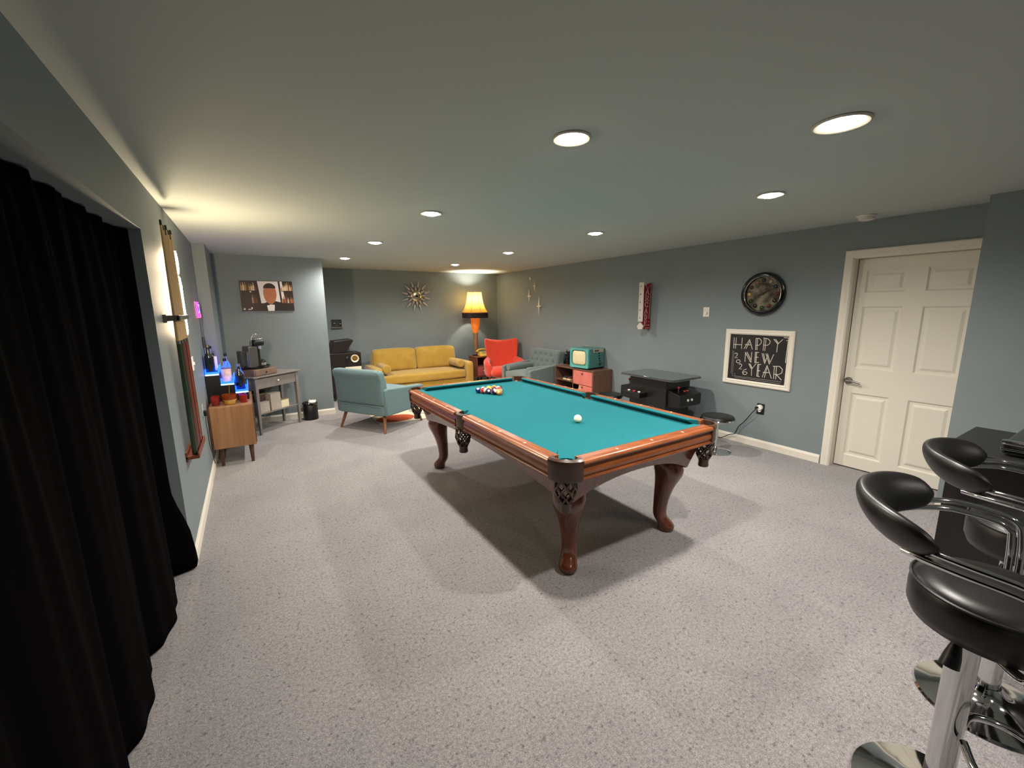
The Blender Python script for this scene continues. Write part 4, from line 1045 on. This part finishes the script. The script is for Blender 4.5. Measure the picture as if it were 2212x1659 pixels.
    tumbler(.305, 6.79, .036, .08, redg, 'red glass tumbler behind the right front one')
    bo = thing('ice_bowl', 'amber glass bowl with gold rim and stirring spoon on the cabinet', 'bowl', (.195, 6.69, .615))
    obj('bowl', MB().lathe([(.001, 0), (.04, 0), (.055, .02), (.062, .06), (.066, .10), (.063, .10), (.058, .06), (.05, .022), (.001, .01)], 24), amb, bo)
    obj('gold_foot', MB().lathe([(.042, .0), (.057, .006), (.064, .03), (.0655, .045), (.06, .05)], 24, cap=False), mat('gold_leaf', '#e3c67a', .25, .9), bo, solid=.002)
    st = obj('bar_spoon', MB().cyl((.19, 6.69, .64), (.205, 6.715, .80), .003, n=8).sphere((.205, 6.715, .805), .008, 8), BRASS, None)
    tag(st, 'slim brass bar spoon standing in the amber bowl', 'spoon')
bar()
# ------------------------------------------------------------------ gray console table with coffee things
def console():
    rz = rad(40.6); A = Vector((.436, 7.619)); 
    t = thing('console_table', 'gray painted console table with drawer set across the corner', 'table', (A.x, A.y, 0), rz)
    W, D, zt = .637, .30, .745
    obj('top', MB().box(-.05, W+.05, -.04, D+.03, zt-.02, zt), GRAYP, t, smooth=0, bev=.005)
    for x in (0, W):
        for y in (0, D-.02):
            obj('leg', MB().loft([[(x+sx*w, y+sy*w, z) for sx, sy in ((-1, -1), (1, -1), (1, 1), (-1, 1))] for z, w in ((0, .014), (.3, .019), (.55, .021), (zt-.02, .021))]), GRAYP, t, smooth=0, bev=.004)
    obj('apron', MB().box(0, W, D-.03, D-.015, .585, zt-.02).box(-.01, .006, 0, D-.02, .585, zt-.02).box(W-.006, W+.01, 0, D-.02, .585, zt-.02), GRAYP, t, smooth=0)
    d = obj('drawer', MB().box(.024, W-.024, -.014, .006, .585, zt-.03).box(.04, W-.04, .006, D-.04, .59, zt-.05), GRAYP, t, smooth=0, bev=.002)
    obj('knob', MB().sphere((W/2, -.028, .655), .013, 12).cyl((W/2, -.014, .655), (W/2, -.028, .655), .006), mat('white_knob', '#ece5d8', .3), d)
    obj('shelf', MB().box(0, W, -.01, D-.01, .255, .275), GRAYP, t, smooth=0, bev=.003)
    R_ = Matrix.Rotation(rz, 4, 'Z')
    def at(x, y, z): v = R_ @ Vector((x, y, 0)); return (A.x+v.x, A.y+v.y, z)
    kraft = mat('pale_carton', '#a59c92', .8, noise=.15, nscale=8); crm = mat('cream_carton', '#d8cfae', .7)
    def bx(x, y, z, w, dd, h, m, lb, name='box', rot=0):
        o = thing(name, lb, 'box', at(x, y, z), rz+rot, 'boxes on the console shelf')
        obj('carton', MB().box(-w/2, w/2, -dd/2, dd/2, 0, h), m, o, smooth=0, bev=.002)
        obj('lid', MB().box(-w/2-.002, w/2+.002, -dd/2-.002, dd/2+.002, h, h+.006), mat('carton_lid_'+m.name, '#8e867c' if m is kraft else '#6d6640', .8), o, smooth=0)
        return o
    bx(.10, .09, .275, .145, .18, .13, kraft, 'low pale carton at left end of console shelf')
    bx(.265, .07, .275, .155, .16, .215, kraft, 'tallest pale carton in middle of the console shelf')
    bx(.425, .08, .275, .125, .14, .10, crm, 'small cream printed box at right of console shelf')
    bx(.09, .11, .411, .12, .12, .09, mat('brown_carton', '#3d2a24', .7), 'dark brown box stacked on the low pale carton')
    bx(.18, .21, .275, .20, .06, .25, mat('black_folder', '#1c1a1b', .6), 'black flat box standing at back of console shelf')
    # drawer organiser with machine on top
    og = thing('pod_drawer', 'low brown wooden pod drawer under the coffee machine', 'drawer box', at(.17, .15, zt), rz)
    wd = mat('taupe_wood', '#7b6656', .55, noise=.2, nscale=10)
    obj('body', MB().box(-.17, .17, -.15, .15, 0, .085), wd, og, smooth=0, bev=.004)
    dd = obj('drawer', MB().box(-.155, .155, -.158, -.148, .008, .077), wd, og, smooth=0, bev=.002)
    obj('knob', MB().sphere((.0, -.166, .042), .01, 10), BLKPL, dd)
    z = zt+.085
    tr = thing('tray', 'black oval tray on the brown pod drawer', 'tray', at(.16, .15, z), rz)
    obj('plate', MB().lathe([(.001, 0), (.155, 0), (.168, .012), (.172, .03), (.166, .03), (.16, .012), (.001, .01)], 32), BLKGL, tr).scale = (1.1, .85, 1)
    cm = thing('coffee_machine', 'gray and black coffee machine with chrome lever handle', 'coffee machine', at(.12, .155, z+.011), rz+rad(-10))
    gm = mat('machine_gray', '#5d5a57', .35, metal=.4)
    cm.scale = (1.05, 1.05, 1.16)
    obj('water_tank', MB().box(-.13, -.05, -.02, .07, .02, .19), mat('tank_smoke', '#55574a', .1, trans=.5), cm, bev=.01)
    obj('body', MB().box(-.05, .06, -.045, .09, 0, .235), gm, cm, bev=.012, seg=3)
    obj('brew_column', MB().box(.06, .105, -.02, .06, 0, .25), BLKPL, cm, bev=.008)
    obj('brew_head', MB().puff(.14, .11, .07, .03, c=(.085, -.005, .265), n=6), BLKPL, cm, sub=1)
    obj('head_cover', MB().puff(.10, .09, .03, .014, c=(.09, -.005, .305), n=6), CHROME, cm, sub=1)
    obj('spout', MB().cyl((.10, -.02, .235), (.10, -.02, .20), .022, .018), mat('spout_gray', '#c4c2c8', .3, .5), cm)
    obj('lever', MB().tube(smoothpath([(.0, -.03, .24), (.005, -.03, .31), (.04, -.03, .36), (.085, -.03, .345), (.10, -.03, .31)]), .008, 10), CHROME, cm)
    obj('drip_tray', MB().box(.045, .14, -.07, .06, 0, .018), BLKPL, cm, smooth=0)
    jr = thing('glass_jar', 'small glass jar with black lid at right end of tray', 'jar', at(.265, .14, z+.011), rz)
    obj('jar', MB().lathe([(.001, 0), (.036, 0), (.04, .01), (.04, .045), (.032, .052)], 20), mat('jar_glass', '#cfd0cc', .08, trans=.6), jr)
    obj('lid', MB().lathe([(.036, .052), (.04, .058), (.036, .075), (.012, .082), (.01, .095), (.001, .096)], 20), BLKPL, jr)
    ca = thing('carafe', 'slim clear glass carafe left of the coffee machine', 'carafe', at(.035, .10, zt), rz)
    obj('glass', MB().lathe([(.001, 0), (.032, 0), (.034, .10), (.016, .20), (.014, .30), (.018, .31)], 18), mat('clear_glass', '#e9f2f5', .03, trans=.95), ca)
    # waste bin
    w = thing('waste_bin', 'small black waste bin with crumpled white bag on carpet by back wall', 'bin', (1.075, 8.15, 0))
    obj('bucket', MB().lathe([(.001, 0), (.098, 0), (.10, .02), (.094, .23), (.09, .235), (.084, .23), (.088, .02), (.001, .012)], 28), BLKPL, w)
    b = MB(); n = 40
    rings = []
    for k, (r, zz) in enumerate(((.098, .215), (.099, .236), (.088, .246), (.07, .236), (.03, .24), (.004, .245))):
        rings.append([((r+.004*math.sin(j*5+k))*math.cos(2*PI*j/n), (r+.004*math.cos(j*4))*math.sin(2*PI*j/n), zz+.010*math.sin(j*2.6+k*2)*(1 if k else .2)) for j in range(n)])
    obj('liner', b.loft(rings), BLKGL, w)
    obj('bag_crumple', MB().puff(.10, .09, .03, .014, c=(.03, .0, .25), n=8, fn=lambda p, q: p+Vector((0, 0, .008*math.sin(p.x*160)+.007*math.cos(p.y*190)))), mat('white_liner', '#e9e6dc', .45), w)
    obj('lid_tab', MB().cyl((.0, .0, .245), (.0, .0, .29), .006), mat('white_liner', '#e9e6dc', .45), w)
    m = thing('magazine_pile', 'dark bottle crate standing on carpet behind the bar cabinet', 'crate', (.24, 7.58, 0), rz)
    obj('crate', MB().box(-.09, .09, -.08, .08, 0, .34), mat('crate_dark', '#241c22', .6), m, smooth=0, bev=.004)
    obj('rim', MB().box(-.094, .094, -.084, .084, .30, .325), mat('crate_rim', '#463a3f', .6), m, smooth=0)
console()
# ------------------------------------------------------------------ area rug under the teal chair
def rug():
    b = MB(); z = .005
    x0, x1, y0, y1 = 1.83, 4.05, 7.235, 8.78
    b.m = 0; b.box(x0, x1, y0, y1, .0005, z)
    def ell(m, cx, cy, rx, ry, k, clip=True):
        pts = []
        for i in range(40):
            x = cx+rx*math.cos(2*PI*i/40); y = cy+ry*math.sin(2*PI*i/40)
            pts.append((max(x0, min(x1, x)), max(y0, min(y1, y)), z+.0006*k))
        b.m = m; b.add(pts, [tuple(range(40))])
    ell(2, 2.95, 7.75, .55, .40, 1); ell(3, 2.98, 7.76, .50, .36, 2)
    ell(1, 2.10, 7.47, .27, .20, 3); ell(1, 3.35, 8.4, .3, .2, 3); ell(2, 2.1, 8.4, .25, .3, 1)
    o = obj('rug', b, [mat('rug_cream', '#d9ceb0', 1, bump=.5, bscale=300, noise=.1, nscale=50), mat('rug_orange', '#b34a24', 1, noise=.15, nscale=30), mat('rug_gray', '#9a9486', 1), mat('rug_sand', '#cfc4a8', 1)], None, smooth=0)
    tag(o, 'cream rug with orange and gray ovals under the teal armchair', 'rug')
rug()
# ------------------------------------------------------------------ bar counter and tall stools at the right
def bar_counter():
    t = thing('bar_counter', 'black bar counter with overhanging top behind the tall stools', 'bar counter', (3.10, 2.12, 0))
    obj('countertop', MB().box(0, .60, -1.5, 0, .862, .90), mat('counter_black', '#1a1917', .4), t, smooth=0, bev=.004)
    obj('body', MB().box(.165, .56, -1.46, -.005, .09, .862), BLACK, t, smooth=0, bev=.003)
    for y in (-.03, -1.43):
        for x in (.185, .53):
            lg = obj('foot', MB().box(x-.018, x+.018, y-.018, y+.018, .022, .092), STEEL, t, smooth=0)
            obj('pad', MB().box(x-.02, x+.02, y-.02, y+.02, 0, .022), BLKPL, lg, smooth=0)
    c = thing('audio_deck', 'glossy black audio deck with chrome corner on the bar counter', 'audio deck', (3.16, 1.66, .90), rad(0))
    obj('case', MB().box(.0, .42, -.30, .28, .008, .06), BLKGL, c, smooth=0, bev=.006)
    obj('lid', MB().box(.01, .41, -.29, .22, .062, .10), mat('deck_lid', '#3a3935', .3), c, smooth=0, bev=.006)
    obj('corner', MB().box(-.004, .03, .19, .286, .05, .068).box(-.004, .004, -.30, .286, .025, .034), CHROME, c, smooth=0, bev=.002)
    for x in (.04, .38):
        for y in (-.26, .24): obj('foot', MB().cyl((x, y, 0), (x, y, .01), .016), BLKPL, c)
bar_counter()
def tall_stool():
    t = thing('bar_stool', 'nearest black bar stool with chrome pole and curved padded back', 'bar stool', (2.09, 1.79, 0), rad(15), 'tall bar stools')
    obj('base', MB().lathe([(.2, 0), (.203, .004), (.198, .012), (.15, .026), (.09, .043), (.055, .06), (.042, .085), (.038, .095)], 40), CHROME, t)
    obj('pole', MB().cyl((0, 0, .085), (0, 0, .655), .034, n=28), CHROME, t)
    obj('seat_plate', MB().lathe([(.05, .64), (.09, .652), (.09, .662), (.02, .662)], 28), CHROME, t)
    prof = [(.13, .655), (.162, .662), (.173, .69), (.174, .74), (.170, .765), (.157, .78), (.12, .787), (.001, .79)]
    obj('seat', MB().lathe(prof, 40, (0, -.035, 0)), LEATHER, t, smooth=60)
    obj('piping', MB().tube([(.170*math.cos(2*PI*i/40), .170*math.sin(2*PI*i/40)-.035, .768) for i in range(40)], .005, 6, closed=True), LEATHER, t)
    # curved back pad, centre of the pad at local +y
    rings = []; n = 24
    for i in range(n+1):
        f = -1+2*i/n; an = PI/2+f*rad(66); e = math.sqrt(max(0, 1-abs(f)**4.5))
        hgt = .056*e+.005; th = .030*e+.005; rc = .245
        ring = []
        for j in range(16):
            k = 2*PI*j/16
            dz = hgt*math.sin(k); dr = th*math.cos(k)+.45*dz
            ring.append(((rc+dr)*math.cos(an), (rc+dr)*math.sin(an)+.0, .955+dz-.012*abs(f)))
        rings.append(ring)
    obj('back_pad', MB().loft(rings), LEATHER, t, smooth=180, sub=1)
    fr = MB()
    for s in (1, -1):
        for dz in (0, -.026):
            pts = smoothpath([(s*.165, .165, .918+dz), (s*.20, .12, .922+dz), (s*.235, .05, .925+dz), (s*.243, -.04, .915+dz), (s*.243, -.085-.5*dz, .895+dz), (s*.243, -.10-.8*dz, .85), (s*.235, -.105-.8*dz, .74), (s*.22, -.10-.8*dz, .675), (s*.16, -.07-.5*dz, .652), (s*.04, 0, .65)], 5)
            fr.tube(pts, .009, 10)
    obj('frame', fr, CHROME, t)
    lv = obj('lever', MB().tube([(-.02, .0, .648), (-.07, .02, .635), (-.10, .03, .62)], .006, 8), CHROME, t)
    obj('lever_grip', MB().tube([(-.09, .027, .63), (-.104, .032, .60), (-.112, .036, .572)], [.012, .019, .022], 12), BLKPL, lv)
    fo = smoothpath([(-.03, -.03, .30), (-.12, -.06, .285), (-.15, -.14, .275), (-.10, -.215, .27), (0, -.24, .27), (.10, -.215, .27), (.15, -.14, .275), (.12, -.06, .285), (.03, -.03, .30)], 5)
    obj('footrest', MB().tube(fo, .0105, 10), CHROME, t)
    return t
st = tall_stool()
dup(st, (2.735, 1.80, 0), rad(12), 'second black bar stool, right beside the bar counter')
# ------------------------------------------------------------------ recessed ceiling lights
LENS = emis('downlight_lens', '#fff0d8', 40)
def downlight(x, y, r, e, lb, warm=(1, .94, .87)):
    t = thing('ceiling_light', lb, 'ceiling light', (x, y, H), 0, 'round ceiling downlights')
    obj('trim', MB().lathe([(r, 0), (r, -.004), (r*.93, -.009), (r*.72, -.004), (r*.66, .0)], 40, cap=False), mat('trim_gray', '#b9b4a8', .5), t, solid=.001)
    obj('lens', MB().lathe([(r*.68, -.001), (r*.66, -.010), (r*.45, -.018), (r*.2, -.021), (.001, -.0215)], 32), LENS, t, smooth=180)
    l = bpy.data.lights.new('downlight', 'SPOT'); l.energy = e; l.color = warm; l.spot_size = rad(168); l.spot_blend = .9; l.shadow_soft_size = .045
    lo = bpy.data.objects.new('downlight', l); COL.objects.link(lo); lo.parent = t; lo.location = (0, 0, -.035)
E_ = 134
DL = [(1.70, 3.113, .083, 'ceiling light directly above near left corner of pool table'), (2.545, 2.445, .100, 'largest and nearest ceiling light, toward the right'), (3.454, 3.183, .083, 'ceiling light between the nearest one and the smoke detector'),
      (1.707, 4.783, .083, 'ceiling light above left side of pool table'), (3.436, 4.836, .083, 'ceiling light above the right side of pool table'), (1.699, 6.423, .083, 'ceiling light between pool table and teal armchair'),
      (3.439, 6.49, .083, 'ceiling light over the rug, right row'), (1.692, 8.059, .083, 'farthest ceiling light of the left row'), (3.45, 8.2, .083, 'farthest ceiling light of the right row, over the sofa side')]
for x, y, r, lb in DL: downlight(x, y, r, E_, lb)
for x in (1.70, 3.45):   # same rows carry on behind the camera
    l = bpy.data.lights.new('downlight', 'SPOT'); l.energy = E_*.42; l.color = (1, .94, .87); l.spot_size = rad(168); l.spot_blend = .9; l.shadow_soft_size = .045
    lo = bpy.data.objects.new('downlight_behind', l); COL.objects.link(lo); lo.location = (x, 0.2, H-.03)
w = bpy.data.worlds.new('World'); S.world = w; w.use_nodes = True
w.node_tree.nodes['Background'].inputs['Color'].default_value = (0, 0, 0, 1)
# ------------------------------------------------------------------ camera
cd = bpy.data.cameras.new('camera'); cam = bpy.data.objects.new('camera', cd); COL.objects.link(cam)
cd.sensor_width = 36; cd.sensor_fit = 'HORIZONTAL'; cd.lens = 36*910.83/2212; cd.clip_start = .02
rgt = Vector((.8492975, -.5278109, -.0104582)); dwn = Vector((-.1025261, -.1454762, -.9840351)); fwd = Vector((.517863, .8368108, -.177667))
Mx = Matrix((rgt, -dwn, -fwd)).transposed().to_4x4(); Mx.translation = (.431, 1.572, 1.553)
cam.matrix_world = Mx
S.camera = cam
S.view_settings.view_transform = 'Standard'; S.view_settings.look = 'None'; S.view_settings.exposure = 0; S.view_settings.gamma = 1
S.view_settings.use_curve_mapping = False
